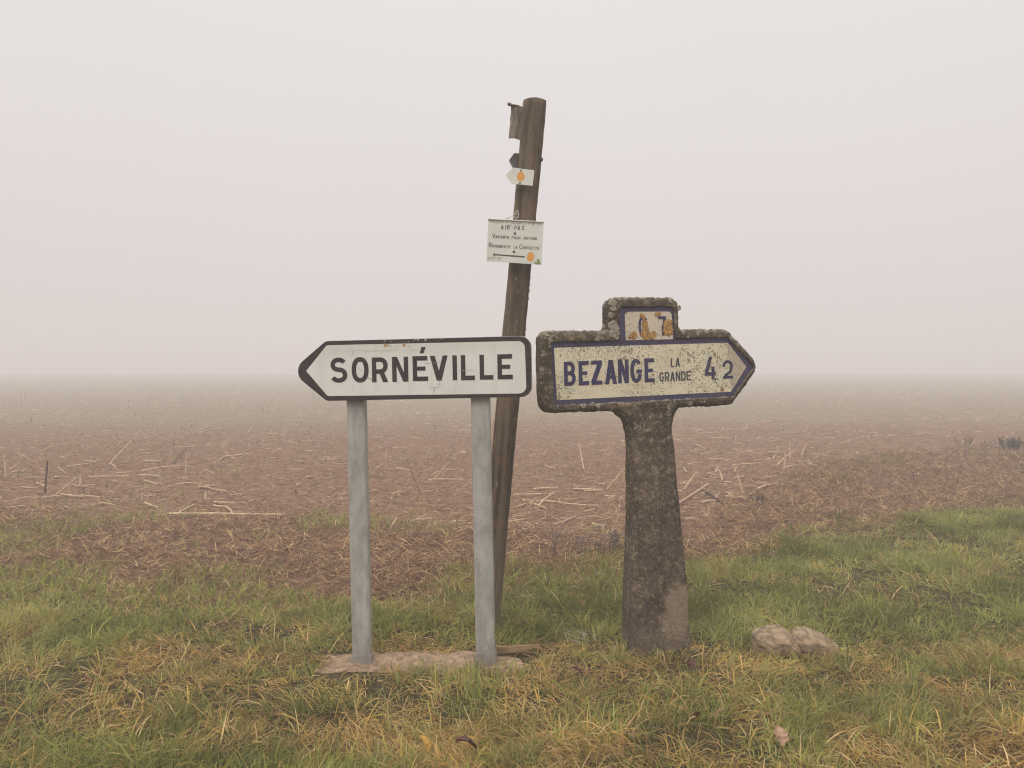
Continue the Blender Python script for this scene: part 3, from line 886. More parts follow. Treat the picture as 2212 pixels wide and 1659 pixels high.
    for (x, y, r) in ((1085, 335, .015), (1092, 390, .019), (1102, 440, .021), (1058, 430, .010), (1150, 455, .013), (985, 442, .017), (950, 455, .008), (1165, 428, .013), (1290, 345, .024), (1298, 400, .023),
                      (1272, 400, .014), (1058, 262, .011), (1075, 290, .009), (1190, 250, .010), (1215, 245, .009), (1318, 320, .010)):
        bm = bmesh.new(); u, v = Up(x, y)
        crust(bm, u, YP - 0.0048 - 0.0001 * k, v, r * 1.02, 0.0013, 50 + k, 40, 0.15); k += 1
        from_bm("orange_lichen", bm, M['orange_lichen'], cp_, True)
    for (x, y, r) in ((1783, 925, .010), (1714, 605, .006), (1160, 792, .005)):
        bm = bmesh.new(); u, v = Up(x, y)
        crust(bm, u, YP - 0.0028, v, r * 1.0, 0.003, 80 + k, 16, 0.35); k += 1
        from_bm("orange_lichen", bm, M['orange_lichen'], bp)
    for (x, y, r) in ((820, 385, .022), (800, 430, .018), (835, 455, .014), (785, 350, .014), (815, 330, .012), (850, 420, .010), (800, 150, .018), (810, 200, .014), (785, 260, .012), (540, 1075, .012), (620, 1060, .010), (1690, 398, .010), (1500, 1050, .010), (1395, 190, .012), (1330, 130, .012)):
        bm = bmesh.new(); u, v = fr.uv(*Z2(x, y), YF)
        crust(bm, u, YF + 0.004, v, r, 0.0075, 110 + k, 26, 0.24); k += 1
        from_bm("pale_lichen", bm, M['pale_lichen'], body, True)
build_concrete_sign()

# ------------------------------------------------------------------ the leaning wooden pole
POLE_A, POLE_B = at_depth(1050, 1385, 3.96), at_depth(1155.5, 219, 4.03)
PA = (POLE_B - POLE_A)
def pole_frame():
    zx = PA.normalized()
    xx = Vector((1, 0, 0)); yx = zx.cross(xx).normalized(); xx = yx.cross(zx).normalized()
    m = Matrix((xx, yx, zx)).transposed().to_4x4(); m.translation = POLE_A
    return m
PM = pole_frame()
def build_pole():
    root = empty("wooden_pole", PM, "tall weathered wooden pole leaning right behind the white arrow sign", "pole")
    L = PA.length; ns, na = 120, 40
    V, F = [], []
    zz = np.linspace(-0.25, L, ns)
    A = np.linspace(0, 2 * np.pi, na, endpoint=False)
    for i, z in enumerate(zz):
        r = 0.056 + (fbm(np.cos(A) * 1.2, np.sin(A) * 1.2, np.full(na, z * 3), 3, 4) - 0.5) * 0.006 + (fbm(np.cos(A) * 4, np.sin(A) * 4, np.full(na, z * 22), 3, 8) - 0.5) * 0.005
        # a long drying crack on the side that faces the road
        crack = np.exp(-((A - R(262) - 0.12 * math.sin(z * 2.2)) / 0.060) ** 2) * (0.016 if 0.5 < z < L - 0.01 else 0.003)
        r = r - crack - np.exp(-((A - R(228) + 0.10 * math.sin(z * 3.1)) / 0.045) ** 2) * 0.010 * (0.5 + 0.5 * math.sin(z * 2.3)) - np.exp(-((A - R(300) + 0.06 * math.sin(z * 5.0)) / 0.035) ** 2) * 0.007 * (0.5 + 0.5 * math.cos(z * 3.0))
        if z > L - 0.004: r = r * 0.985
        for a, rr in zip(A, r): V.append((rr * math.cos(a), rr * math.sin(a), z + 0.003 * math.cos(a) * (1 if i == ns - 1 else 0)))
    sizes, idx = [], []
    for i in range(ns - 1):
        for k in range(na):
            idx += [i * na + k, i * na + (k + 1) % na, (i + 1) * na + (k + 1) % na, (i + 1) * na + k]; sizes.append(4)
    idx += [(ns - 1) * na + k for k in range(na)]; sizes.append(na)
    me = np_mesh("pole_shaft", V, sizes, idx)
    mesh_obj("pole_shaft", me, M['wood'], root, True)
    bm = bmesh.new()
    q = random.Random(2)
    for k in range(150):
        a, z, s = R(q.uniform(-100, 25)), L - q.uniform(0.05, 1.5), q.uniform(0.0015, 0.0042)
        if k == 0: a, z, s = R(-10), L - 0.285, 0.012
        bmesh.ops.create_icosphere(bm, subdivisions=1, radius=s, matrix=Matrix.Translation((0.056 * math.cos(a), 0.056 * math.sin(a), z)) @ Matrix.Diagonal((1, 1, q.uniform(1.0, 2.2), 1)))
    o = from_bm("lichen_crust", bm, M['wood'], root); o["kind"] = "stuff"
build_pole()

def bolt(name, fr, px, r, y, parent):
    u, v = fr.uv(*px, y)
    bm = bmesh.new()
    bmesh.ops.create_uvsphere(bm, u_segments=10, v_segments=6, radius=r, matrix=Matrix.Translation((u, y, v)) @ Matrix.Diagonal((1, 0.6, 1, 1)))
    return from_bm(name, bm, M['bolt'], parent, True)

def build_pole_signs():
    # notice board
    zc = at_depth(1112, 523, 3.90)
    fr = Frame(zc, -6.0, -3.0, -1.0)
    root = empty("trail_notice", fr.m, "pale rectangular hiking notice reading AIR-PAS nailed to the leaning wooden pole", "notice sign")
    U = lambda x, y: fr.uv(*Z3(x, y))
    pl = from_bm("notice_plate", slab_bm([U(270, 252), U(1622, 318), U(1570, 1352), U(218, 1266)], 0.0, 0.0025), M['plate'], root)
    a, b = U(262, 244), U(1632, 318)
    bm = bmesh.new()                               # rolled top edge standing proud of the face
    prof = [(0.0, -0.004), (-0.004, -0.002), (-0.007, 0.001), (-0.005, 0.004), (0.0, 0.003)]
    ends = []
    for (x, z) in (a, b): ends.append([bm.verts.new((x, dy, z + dz)) for dy, dz in prof])
    for k in range(len(prof) - 1): bm.faces.new((ends[0][k], ends[0][k + 1], ends[1][k + 1], ends[1][k]))
    bm.faces.new(ends[0]); bm.faces.new(ends[1][::-1])
    from_bm("rolled_edge", bm, M['plate'], pl)
    L = Letters(-0.0006, 0.00006)
    T = 0.16
    for ch, x0, x1, y0, y1 in (('A', 580, 642, 378, 487), ('I', 683, 707, 383, 490), ('R', 728, 798, 386, 493), ('-', 843, 872, 400, 495), ('P', 910, 968, 395, 502), ('A', 982, 1052, 398, 505), ('S', 1088, 1152, 402, 508)): L.box(fr, Z3, ch, x0, x1, y0, y1, T)
    L.box(fr, Z3, 'V', 362, 437, 592, 702, 0.15)
    L.run(fr, Z3, "ARIANTE", 440, 776, 700, 722, 70, 0.18)
    L.run(fr, Z3, "POUR", 840, 1056, 724, 734, 68, 0.18)
    L.run(fr, Z3, "RETOUR", 1135, 1462, 738, 752, 70, 0.18)
    L.box(fr, Z3, 'R', 283, 352, 814, 925, 0.15)
    L.run(fr, Z3, "EMEREVILE", 364, 812, 926, 950, 70, 0.18)
    L.run(fr, Z3, "LA", 893, 975, 954, 960, 68, 0.18)
    L.box(fr, Z3, 'C', 1028, 1098, 855, 968, 0.15)
    L.run(fr, Z3, "ROISETTE", 1110, 1512, 968, 990, 72, 0.18)
    L.box(fr, Z3, "'", 872, 900, 830, 900, 0.2); L.box(fr, Z3, "'", 1532, 1556, 880, 945, 0.2)
    p = [U(372, 1104), U(438, 1055), U(428, 1090), U(1160, 1143), U(1158, 1180), U(426, 1122), U(430, 1148)]
    L.polys([[p[0], p[1], p[2], p[5], p[6]]]); L.polys([[p[2], p[3], p[4], p[5]]])
    o = L.build("lettering", M['plate_text'], pl); o["kind"] = "stuff"
    L = Letters(-0.0006)
    c, ex, ey = U(1302, 1157), U(1390, 1160), U(1302, 1040)
    rx, ry = ex[0] - c[0], ey[1] - c[1]
    L.polys([[(c[0] + rx * math.cos(t), c[1] + ry * math.sin(t)) for t in np.linspace(0, 2 * math.pi, 32, endpoint=False)]])
    L.build("orange_dot", M['orange'], pl)
    L = Letters(-0.0005)
    for k, (x, y, r) in enumerate(((1490, 1245, .006), (1470, 1312, .007), (1420, 1308, .005), (1525, 1318, .006))):
        L.polys([blob(*U(x, y), r, 10, 0.5, k)])
    o = L.build("algae_stain", M['algae'], pl); o["kind"] = "stuff"
    L = Letters(-0.0005, 0.00005)
    for k in range(120):
        x = rnd.uniform(290, 1560); y = 270 + (x - 290) * 0.05 + abs(rnd.gauss(0, 34))
        if k > 100: x, y = rnd.uniform(240, 560), rnd.uniform(1170, 1255)
        L.polys([blob(*U(x, y), rnd.uniform(.0012, .004), 8, 0.5, k)])
    o = L.build("dirt_spot", M['plate_dirt'], pl); o["kind"] = "stuff"
    bolt("bolt", fr, Z3(918, 580), 0.0068, -0.0015, pl); bolt("bolt", fr, Z3(893, 1030), 0.0066, -0.0015, pl)
    # small arrow with the orange dot
    fr = Frame(at_depth(1125, 382, 3.92), -8.0, -6.5, -1.0)
    root = empty("trail_arrow", fr.m, "small white arrow plate with an orange dot above the hiking notice", "trail sign")
    U = lambda x, y: fr.uv(*Z4(x, y))
    pl = from_bm("arrow_plate", slab_bm([U(220, 1388), U(346, 1252), U(722, 1300), U(692, 1568), U(330, 1532)], 0.0, 0.003), M['plate'], root)
    L = Letters(-0.0006)
    c, ex, ey = U(486, 1408), U(553, 1412), U(490, 1326)
    rx, ry = ex[0] - c[0], ey[1] - c[1]
    L.polys([[(c[0] + rx * math.cos(t), c[1] + ry * math.sin(t)) for t in np.linspace(0, 2 * math.pi, 28, endpoint=False)]])
    L.build("orange_dot", M['orange'], pl)
    bolt("bolt", fr, Z4(492, 1300), 0.0050, -0.001, pl); bolt("bolt", fr, Z4(470, 1516), 0.0050, -0.001, pl)
    # grey arrow seen from its back, on the pole's far side
    fr = Frame(at_depth(1116, 346, 4.02), 25.0, -6.0)
    root = empty("grey_trail_arrow", fr.m, "small dull grey arrow plate seen from behind above the orange dot arrow", "trail sign")
    U = lambda x, y: fr.uv(*Z4(x, y))
    from_bm("arrow_plate", slab_bm([U(284, 1130), U(372, 1000), U(640, 1010), U(620, 1262), U(345, 1250)], 0.0, 0.003), M['dark_metal'], root)
    bm = bmesh.new()
    a, b, t_ = U(286, 1132), U(350, 1248), 0.004
    bm2 = slab_bm([a, (a[0] + t_, a[1]), (b[0] + t_, b[1]), b], -0.004, 0.0)
    bm.free()
    from_bm("bent_edge", bm2, M['dull_metal'], root)
    # folded plate at the top, edge on
    fr = Frame(at_depth(1118, 262, 3.99), 0.0, -5.2)
    root = empty("folded_metal_plate", fr.m, "weathered folded metal plate seen edge-on at the top of the wooden pole", "metal plate")
    U = lambda x, y: fr.uv(*Z4(x, y))
    tl, tr, bl_, br = U(325, 155), U(560, 190), U(278, 742), U(505, 765)
    bm = bmesh.new()
    def rowpts(l, r_):
        w = r_[0] - l[0]; z0, z1 = l[1], r_[1]
        out = []
        for f, y in ((0, 0.006), (0.22, 0.0), (0.38, -0.006), (0.48, -0.009), (0.56, -0.004), (0.75, 0.008), (1.0, 0.012)):
            out.append((l[0] + w * f, y, z0 + (z1 - z0) * f))
        return out
    nseg = 14
    rows = []
    for k in range(nseg + 1):
        f = k / nseg
        l = (tl[0] + (bl_[0] - tl[0]) * f + rnd.uniform(-.0015, .0015), tl[1] + (bl_[1] - tl[1]) * f)
        r_ = (tr[0] + (br[0] - tr[0]) * f, tr[1] + (br[1] - tr[1]) * f)
        rows.append([bm.verts.new(p) for p in rowpts(l, r_)])
    for a, b in zip(rows, rows[1:]):
        for k in range(len(a) - 1): bm.faces.new((a[k], b[k], b[k + 1], a[k + 1]))
    g = bmesh.ops.solidify(bm, geom=bm.faces[:], thickness=0.0025)
    pl = from_bm("folded_sheet", bm, M['dull_metal'], root)
    bm = slab_bm([U(258, 132), U(300, 134), U(345, 160), U(420, 172), U(418, 180), U(335, 176), U(296, 146), U(258, 144)], -0.012, 0.03)
    from_bm("bent_lip", bm, M['dull_metal'], pl)
build_pole_signs()

def tube(bm, pts, radii, n=6, cap=True):
    P = [Vector(p) for p in pts]
    if isinstance(radii, (int, float)): radii = [radii] * len(P)
    rings = []
    for i, p in enumerate(P):
        d = ((P[i + 1] if i + 1 < len(P) else P[i]) - (P[i - 1] if i else P[i])).normalized()
        s = d.cross(Vector((0.13, 0.31, 0.94)))
        s = s.normalized() if s.length > 1e-4 else Vector((1, 0, 0))
        u = d.cross(s)
        rings.append([bm.verts.new(p + (s * math.cos(2 * math.pi * k / n) + u * math.sin(2 * math.pi * k / n)) * radii[i]) for k in range(n)])
    for a, b in zip(rings, rings[1:]):
        for k in range(n): bm.faces.new((a[k], a[(k + 1) % n], b[(k + 1) % n], b[k]))
    if cap: bm.faces.new(rings[0][::-1]); bm.faces.new(rings[-1])

def build_web():
    bm = bmesh.new()
    D = 3.90
    q = lambda x, y: at_depth(*Z3(x, y), D - 0.0005 * (y / 100))
    for pts in (([(985, 0), (900, 110), (866, 150)], ), ([(985, 0), (960, 60), (880, 140)], ), ([(990, 5), (1010, 120), (1015, 180)], ), ([(866, 155), (940, 190), (1015, 185)], ), ([(880, 120), (955, 130), (1010, 110)], ),
                ([(985, 0), (1005, 60), (1000, 180), (955, 250)], ), ([(870, 180), (920, 205), (980, 200)], ), ([(900, 108), (950, 100), (1000, 60)], ), ([(690, 225), (780, 205), (866, 160)], ), ([(700, 205), (740, 230), (800, 200)], )):
        tube(bm, [q(*p) for p in pts[0]], 0.0012, 4)
    o = from_bm("cobweb", bm, M['web'])
    tag(o, "pale cobweb threads strung between the pole and the top of the hiking notice", "cobweb")
    bm = bmesh.new()
    for k in range(34):
        a = on_ground(rnd.uniform(1226, 1292), rnd.uniform(1362, 1386), 0.035)
        b = a + Vector((rnd.uniform(-.03, .03), rnd.uniform(-.03, .03), rnd.uniform(-0.012, .012)))
        m_ = (a + b) / 2 + Vector((0, 0, rnd.uniform(-.006, .012)))
        tube(bm, [a, m_, b], 0.0006, 3)
    o = from_bm("cobweb", bm, M['web']); o["kind"] = "stuff"
    tag(o, "dewy white cobweb on the grass left of the concrete signpost foot", "cobweb")
build_web()

# ------------------------------------------------------------------ rocks, wood splinter, leaves
def rock_mesh(name, sx, sy, sz, seed, cuts=15):
    bm = bmesh.new()
    bmesh.ops.create_icosphere(bm, subdivisions=5, radius=1.0)
    q = random.Random(seed)
    planes = []
    for _ in range(cuts):
        v = Vector((q.gauss(0, 1), q.gauss(0, 1), q.gauss(0, 0.9))).normalized()
        planes.append((v, q.uniform(0.50, 0.80)))
    for v in bm.verts:
        for nrm, d in planes:
            k = v.co.dot(nrm)
            if k > d: v.co -= nrm * (k - d)
    co = np.array([v.co for v in bm.verts])
    dsp = (fbm(co[:, 0] * 2.2, co[:, 1] * 2.2, co[:, 2] * 2.2 + seed, 4, seed) - 0.5) * 0.26 + (fbm(co[:, 0] * 8, co[:, 1] * 8, co[:, 2] * 8, 3, seed + 7) - 0.5) * 0.10
    for v, d in zip(bm.verts, dsp):
        v.co *= 1 + d
        v.co = Vector((v.co.x * sx, v.co.y * sy, v.co.z * sz))
    bmesh.ops.recalc_face_normals(bm, faces=bm.faces)
    me = bpy.data.meshes.new(name); bm.to_mesh(me); bm.free()
    return me
def hull_rock(px, py, sil, depth, seed, label):
    """A broken field stone: hull of its outline at three depths, split finely and roughened."""
    p = on_ground(px, py); z0 = gz(p.x, p.y) - 0.02
    k = p.y / 1770.0
    q = random.Random(seed)
    bm = bmesh.new()
    for (x, y) in sil:
        X, Z = (x - px) * k, (py - y) * k
        for dy, f in ((-depth * 0.75, 0.62), (-depth * 0.35, 0.93), (depth * 0.4, 1.0), (depth, 0.72)):
            bm.verts.new((X * f + q.uniform(-.006, .006), dy + q.uniform(-.012, .012), Z * (f if dy < 0 else 0.5 + 0.5 * f) + q.uniform(-.004, .004)))
    for (x, y) in ((sil[0][0], py + 14), (sil[-3][0], py + 14)): bm.verts.new(((x - px) * k, 0.02, (py - y) * k - 0.03))
    r_ = bmesh.ops.convex_hull(bm, input=bm.verts)
    bmesh.ops.delete(bm, geom=[v for v in bm.verts if not v.link_faces], context='VERTS')
    bmesh.ops.triangulate(bm, faces=bm.faces)
    for _ in range(4):
        long_ = [e_ for e_ in bm.edges if e_.calc_length() > 0.012]
        if long_: bmesh.ops.subdivide_edges(bm, edges=long_, cuts=1)
        bmesh.ops.triangulate(bm, faces=bm.faces)
    bm.normal_update()
    co = np.array([v.co for v in bm.verts])
    d = (fbm(co[:, 0] * 14, co[:, 1] * 14, co[:, 2] * 14 + seed, 3, seed) - 0.5) * 0.018 + (fbm(co[:, 0] * 60, co[:, 1] * 60, co[:, 2] * 60, 3, seed + 7, 0.6) - 0.5) * 0.012
    for v, h in zip(bm.verts, d): v.co += v.normal * h
    o = from_bm("rock", bm, M['rock'])
    o.location = (p.x, p.y, z0 + 0.02)
    return tag(o, label, "rock", "pale rocks in the grass")
hull_rock(1686, 1392, [(1630, 1354), (1640, 1345), (1670, 1342), (1688, 1336), (1700, 1341), (1722, 1358), (1733, 1374), (1738, 1395), (1660, 1400), (1638, 1380)], .085, 12, "left of the two pale rough rocks lying in the grass, square shouldered")
hull_rock(1762, 1394, [(1706, 1362), (1713, 1348), (1726, 1339), (1746, 1342), (1784, 1355), (1804, 1370), (1812, 1384), (1806, 1400), (1738, 1402), (1716, 1385)], .080, 23, "right of the two pale rough rocks lying in the grass, long ridge sloping right")
p = on_ground(1330, 1388)
o = mesh_obj("stone", rock_mesh("stone", .026, .02, .018, 5), M['rock'])
o.location = (p.x, p.y + .006, gz(p.x, p.y) + .008)
tag(o, "small pale stone in the grass at the left foot of the concrete signpost", "rock")

def build_splinter():
    a, b = on_ground(1070, 1404, 0.004), on_ground(1166, 1396, 0.006)
    bm = bmesh.new()
    pts = [a.lerp(b, t) + Vector((rnd.uniform(-.002, .002), rnd.uniform(-.003, .003), rnd.uniform(-.002, .003))) for t in np.linspace(0, 1, 8)]
    d = (b - a).normalized(); s = Vector((-d.y, d.x, 0)).normalized()
    rings = []
    for i, p in enumerate(pts):
        w = 0.020 * (1 - 0.6 * i / 7) + rnd.uniform(-.003, .003); h = 0.013 * (1 - 0.6 * i / 7) + rnd.uniform(-.001, .002)
        rings.append([bm.verts.new(p + s * sx * w + Vector((0, 0, sz * h))) for sx, sz in ((-1, -1), (1, -1), (0.9, .9), (-0.8, 1.1))])
    for r0, r1 in zip(rings, rings[1:]):
        for k in range(4): bm.faces.new((r0[k], r0[(k + 1) % 4], r1[(k + 1) % 4], r1[k]))
    bm.faces.new(rings[0][::-1]); bm.faces.new(rings[-1])
    tag(from_bm("wood_splinter", bm, M['chipwood']), "split piece of old wood lying on the footing beside the right galvanised post", "piece of wood")
build_splinter()

def leaf_mesh(size, curl, seed, lobed=False):
    q = random.Random(seed)
    bm = bmesh.new(); rows = []
    n = 7
    for i in range(n + 1):
        t = i / n
        w = math.sin(math.pi * min(1, t * 0.93 + 0.05)) ** 0.8 * 0.42
        if lobed: w *= 1.0 + 0.35 * math.cos(t * 20)
        z = curl * math.sin(t * 3.0) * 0.35
        rows.append([bm.verts.new((sx * w * size, (t - 0.5) * size, (z + abs(sx) * curl * 0.30 + q.uniform(-.03, .03)) * size)) for sx in (-1, -.5, 0, .5, 1)])
    for a, b in zip(rows, rows[1:]):
        for k in range(4): bm.faces.new((a[k], a[k + 1], b[k + 1], b[k]))
    st = [bm.verts.new((x * size, y * size, 0.02 * size)) for x, y in ((-.015, .48), (.015, .48), (.03, .75), (.01, .75))]
    bm.faces.new(st)
    me = bpy.data.meshes.new("leaf"); bm.to_mesh(me); bm.free()
    return me
for k, (px, py, s, mt, rx, rz, lab) in enumerate((
        (1680, 1604, .062, 'leaf_pink', 50, 20, "pinkish tan curled leaf in the grass at the lower right"),
        (912, 1622, .055, 'leaf_yellow', 60, 70, "bright yellow curled leaf in the grass at the bottom edge"),
        (1490, 1444, .050, 'leaf_red', 62, 10, "dark red leaf standing in the grass in front of the concrete signpost"),
        (1245, 1464, .050, 'leaf_red', 35, 80, "dark red-brown leaf in the grass below and right of the footing"),
        (1006, 1628, .070, 'leaf_red', 20, 100, "flat dark red leaf near the bottom edge right of the yellow leaf"),
        (1500, 1560 + 10, .05, 'leaf_brown', 30, 150, "small brown leaf in the front grass below the concrete signpost"))):
    p = on_ground(px, py)
    o = mesh_obj("fallen_leaf", leaf_mesh(s, 0.55, k, k % 2 == 0), M[mt])
    o.location = (p.x, p.y, gz(p.x, p.y) + 0.055)
    o.rotation_euler = (R(rx), R(10), R(rz))
    tag(o, lab, "leaf", "fallen leaves in the verge grass")

# ------------------------------------------------------------------ blades of grass, built as one mesh
def blades(name, root, length, az, th0, kap, width, color, mat, tipmix=0.0, tipcol=(0.4, 0.3, 0.14), segs=3):
    n = len(root)
    dirx, diry = np.cos(az), np.sin(az)
    tw = rng.uniform(-0.9, 0.9, n)
    px, py, pz = root.T.copy()
    prof = {3: (1.0, 0.92, 0.62, 0.0), 2: (1.0, 0.75, 0.0)}[segs]
    rings, cols = [], []
    for k in range(segs + 1):
        th = th0 + kap * (k / segs)
        sxv = -diry * np.cos(tw) + dirx * np.cos(th) * np.sin(tw)
        syv = dirx * np.cos(tw) + diry * np.cos(th) * np.sin(tw)
        szv = -np.sin(th) * np.sin(tw)
        hw = width * prof[k]
        if k < segs:
            rings.append(np.stack([np.stack([px - sxv * hw, py - syv * hw, pz - szv * hw], 1), np.stack([px + sxv * hw, py + syv * hw, pz + szv * hw], 1)], 1))
        else:
            rings.append(np.stack([px, py, pz], 1)[:, None, :])
        f = (k / segs) ** 1.5 * tipmix
        f = f[:, None] if hasattr(f, "shape") and np.ndim(f) else f
        cols.append(color * (1 - f) + np.array(tipcol) * f)
        thm = th0 + kap * ((k + 0.5) / segs)
        st = length / segs
        px = px + st * np.sin(thm) * dirx; py = py + st * np.sin(thm) * diry; pz = pz + st * np.cos(thm)
        pz = np.maximum(pz, root[:, 2] + 0.003 + 0.01 * (k / segs))
    V = np.concatenate(rings, 1).reshape(-1, 3)
    per = 2 * segs + 1
    C = np.concatenate([np.repeat(cols[k][:, None, :], 2 if k < segs else 1, 1) for k in range(segs + 1)], 1).reshape(-1, 3)
    base = (np.arange(n) * per)[:, None]
    quads = []
    for k in range(segs - 1): quads.append(base + np.array([[2 * k, 2 * k + 1, 2 * k + 3, 2 * k + 2]]))
    tri = base + np.array([[2 * segs - 2, 2 * segs - 1, 2 * segs]])
    idx = np.concatenate(quads + [tri], 1).ravel()
    sizes = np.tile(np.array([4] * (segs - 1) + [3]), n)
    me = np_mesh(name, V, sizes, idx)
    add_color(me, np.clip(C, 0.002, 0.9))
    o = mesh_obj(name, me, mat)
    return o

def scatter(n, y0, y1, margin=0.9, power=1.0):
    """Points over the wedge of ground the photograph sees, with a margin on both sides."""
    u = rng.random(n)
    y = y0 + (y1 - y0) * u ** power
    hw = 0.64 * y + margin
    x = (rng.random(n) * 2 - 1) * hw
    return x, y

PAL = {k: np.array(v) for k, v in dict(deep=(0.125, 0.148, 0.030), green=(0.240, 0.272, 0.058), grey=(0.310, 0.325, 0.130), lime=(0.43, 0.385, 0.105),
                                      yellow=(0.52, 0.345, 0.100), straw=(0.58, 0.42, 0.205), tan=(0.38, 0.225, 0.095), brown=(0.17, 0.10, 0.052)).items()}

CONC = at_depth(1413, 1385, 3.72)
def near_objects(x, y):
    k = slab_in(x, y) & (y > 3.37 - 0.12 * smooth(-0.5, -0.72, x) + (fbm(x * 7, y * 0, 0, 2, 5) - 0.5) * 0.16)
    k |= (np.abs(x - CONC.x) < 0.13) & (np.abs(y - CONC.y) < 0.13)
    for (px, py, r) in ((1686, 1388, .10), (1762, 1388, .09)):
        p = on_ground(px, py)
        k |= (x - p.x) ** 2 + (y - p.y - .06) ** 2 < r * r * 0.8
    return k

def build_grass():
    # tufts first, then the blades of each
    nt = 46000
    x, y = scatter(nt, 2.05, 9.0, 0.9, 1.25)
    d = edge_dist(x, y)
    keep = rng.random(nt) < smooth(0.55, -0.25, d)
    x, y, d = x[keep], y[keep], d[keep]
    dens = fbm(x * 2.6, y * 2.6, 0, 3, 61)
    keep = rng.random(len(x)) < np.clip(0.35 + 2.2 * (dens - 0.34), 0.22, 1)
    bare = smooth(0.9, 1.5, x) * smooth(2.55, 2.2, y)
    keep &= rng.random(len(x)) > 0.55 * bare
    x, y, d = x[keep], y[keep], d[keep]
    nb = rng.integers(8, 17, len(x))
    # yellowness of a patch: drier towards the road and round the footing
    yel = (fbm(x * 1.4, y * 2.0, 0, 3, 62) - 0.5) * 0.70 + (fbm(x * 6.0, y * 6.0, 0, 2, 63) - 0.5) * 1.0 + 0.035
    yel += 0.24 * smooth(3.9, 2.5, y) + 0.16 * smooth(0.6, 2.4, x) * smooth(5.2, 3.4, y) - 0.20 * smooth(3.5, 4.1, y)
    yel += 0.35 * np.exp(-(((x - 0.62) / 0.45) ** 2 + ((y - 3.35) / 0.22) ** 2))
    yel -= 0.30 * np.exp(-(((x + 0.30) / 0.50) ** 2 + ((y - 3.15) / 0.14) ** 2))
    yel += 0.30 * smooth(-0.15, 0.35, d)
    hue = fbm(x * 3.1, y * 3.1, 0, 3, 67)
    tone = 0.52 + 1.16 * fbm(x * 6.5, y * 6.5, 0, 3, 70)
    lean_az = fbm(x * 1.6, y * 1.6, 0, 2, 64) * 4 * np.pi
    tall = 0.35 + 1.25 * fbm(x * 3.4, y * 3.4, 0, 3, 65) + 0.35 * np.exp(-(((x + 0.22) / 0.46) ** 2 + ((y - 3.22) / 0.12) ** 2))
    tall *= 1 - 0.25 * smooth(0.0, 0.5, d)
    big = rng.random(len(x)) < 0.045                      # fuller clumps with longer blades that fall outwards
    nb = np.where(big, nb * 4, nb)
    ti = np.repeat(np.arange(len(x)), nb)
    n = len(ti)
    rr = np.abs(rng.normal(0, 0.026, n)) * np.where(big[ti], 1.3, 1.0); ra = rng.random(n) * 2 * np.pi
    bx, by = x[ti] + rr * np.cos(ra), y[ti] + rr * np.sin(ra)
    ok = ~near_objects(bx, by)
    ti, bx, by, ra = ti[ok], bx[ok], by[ok], ra[ok]
    n = len(ti)
    bz = ground_z(bx, by) - 0.004
    length = (0.047 + 0.060 * rng.random(n) ** 1.6) * tall[ti]
    length = length * np.where(big[ti], 1.45, 1.0)
    az = np.where(rng.random(n) < np.where(big[ti], 0.15, 0.55), lean_az[ti] + rng.normal(0, 0.8, n), ra)
    th0 = np.abs(rng.normal(0.55, 0.38, n)); kap = np.abs(rng.normal(0.95, 0.65, n))
    width = (0.0009 + 0.0022 * rng.random(n) ** 2) * (1 + 0.10 * np.clip(by - 3, 0, 5))
    yv = yel[ti] + rng.normal(0, 0.22, n)
    g = np.clip(rng.random(n) * 0.65 + (hue[ti] - 0.5) * 1.5 + 0.18, 0, 0.999)
    gcol = np.where((g < 0.30)[:, None], PAL['deep'], np.where((g < 0.70)[:, None], PAL['green'], np.where((g < 0.90)[:, None], PAL['grey'], PAL['lime'])))
    g2 = rng.random(n)
    ycol = np.where((g2 < 0.45)[:, None], PAL['yellow'], np.where((g2 < 0.72)[:, None], PAL['straw'], np.where((g2 < 0.92)[:, None], PAL['tan'], PAL['brown'])))
    mixv = smooth(0.02, 0.30, yv)[:, None]
    hard = (rng.random(n) < mixv[:, 0])[:, None]
    c = np.where(hard, ycol, gcol * (1 - 0.35 * mixv) + PAL['yellow'] * 0.35 * mixv)
    c = c * (tone[ti] * rng.uniform(0.78, 1.22, n))[:, None]
    tip = np.clip(rng.normal(0.24, 0.3, n), 0, 0.85)
    th0 = np.where(hard[:, 0], th0 + 0.3, th0); kap = np.where(hard[:, 0], kap + 0.5, kap)
    o = blades("grass", np.stack([bx, by, bz], 1), length, az, th0, kap, width, c, M['grass'], tip)
    tag(o, "short tufted verge grass, green mixed with yellowed blades, along the roadside", "grass", kind="stuff")
    print("grass blades", n)
    # long bent straws among it
    m = 4200
    x, y = scatter(m, 2.05, 6.5, 0.8, 1.2)
    ok = (edge_dist(x, y) < 0.1) & ~near_objects(x, y) & (fbm(x * 2.4, y * 2.4, 0, 3, 66) + 0.16 * smooth(3.6, 2.4, y) > 0.53)
    x, y = x[ok], y[ok]; m = len(x)
    g2 = rng.random(m)
    c = np.where((g2 < 0.4)[:, None], PAL['straw'] * 1.1, np.where((g2 < 0.75)[:, None], PAL['yellow'] * 1.1, PAL['tan']))
    o = blades("dry_grass", np.stack([x, y, ground_z(x, y)], 1), rng.uniform(0.06, 0.15, m), rng.random(m) * 6.28, rng.uniform(0.3, 1.2, m), rng.uniform(0.2, 1.3, m), rng.uniform(0.0013, 0.0030, m), c * rng.uniform(.8, 1.2, m)[:, None], M['straw'], 0.0)
    tag(o, "long bent yellow straws standing among the verge grass", "dry grass", kind="stuff")
    # litter of dead grass at the edge of the field
    m = 230000
    x, y = scatter(m, 3.9, 15.0, 0.9, 1.5)
    d = edge_dist(x, y)
    fd = field_dist(x, y)
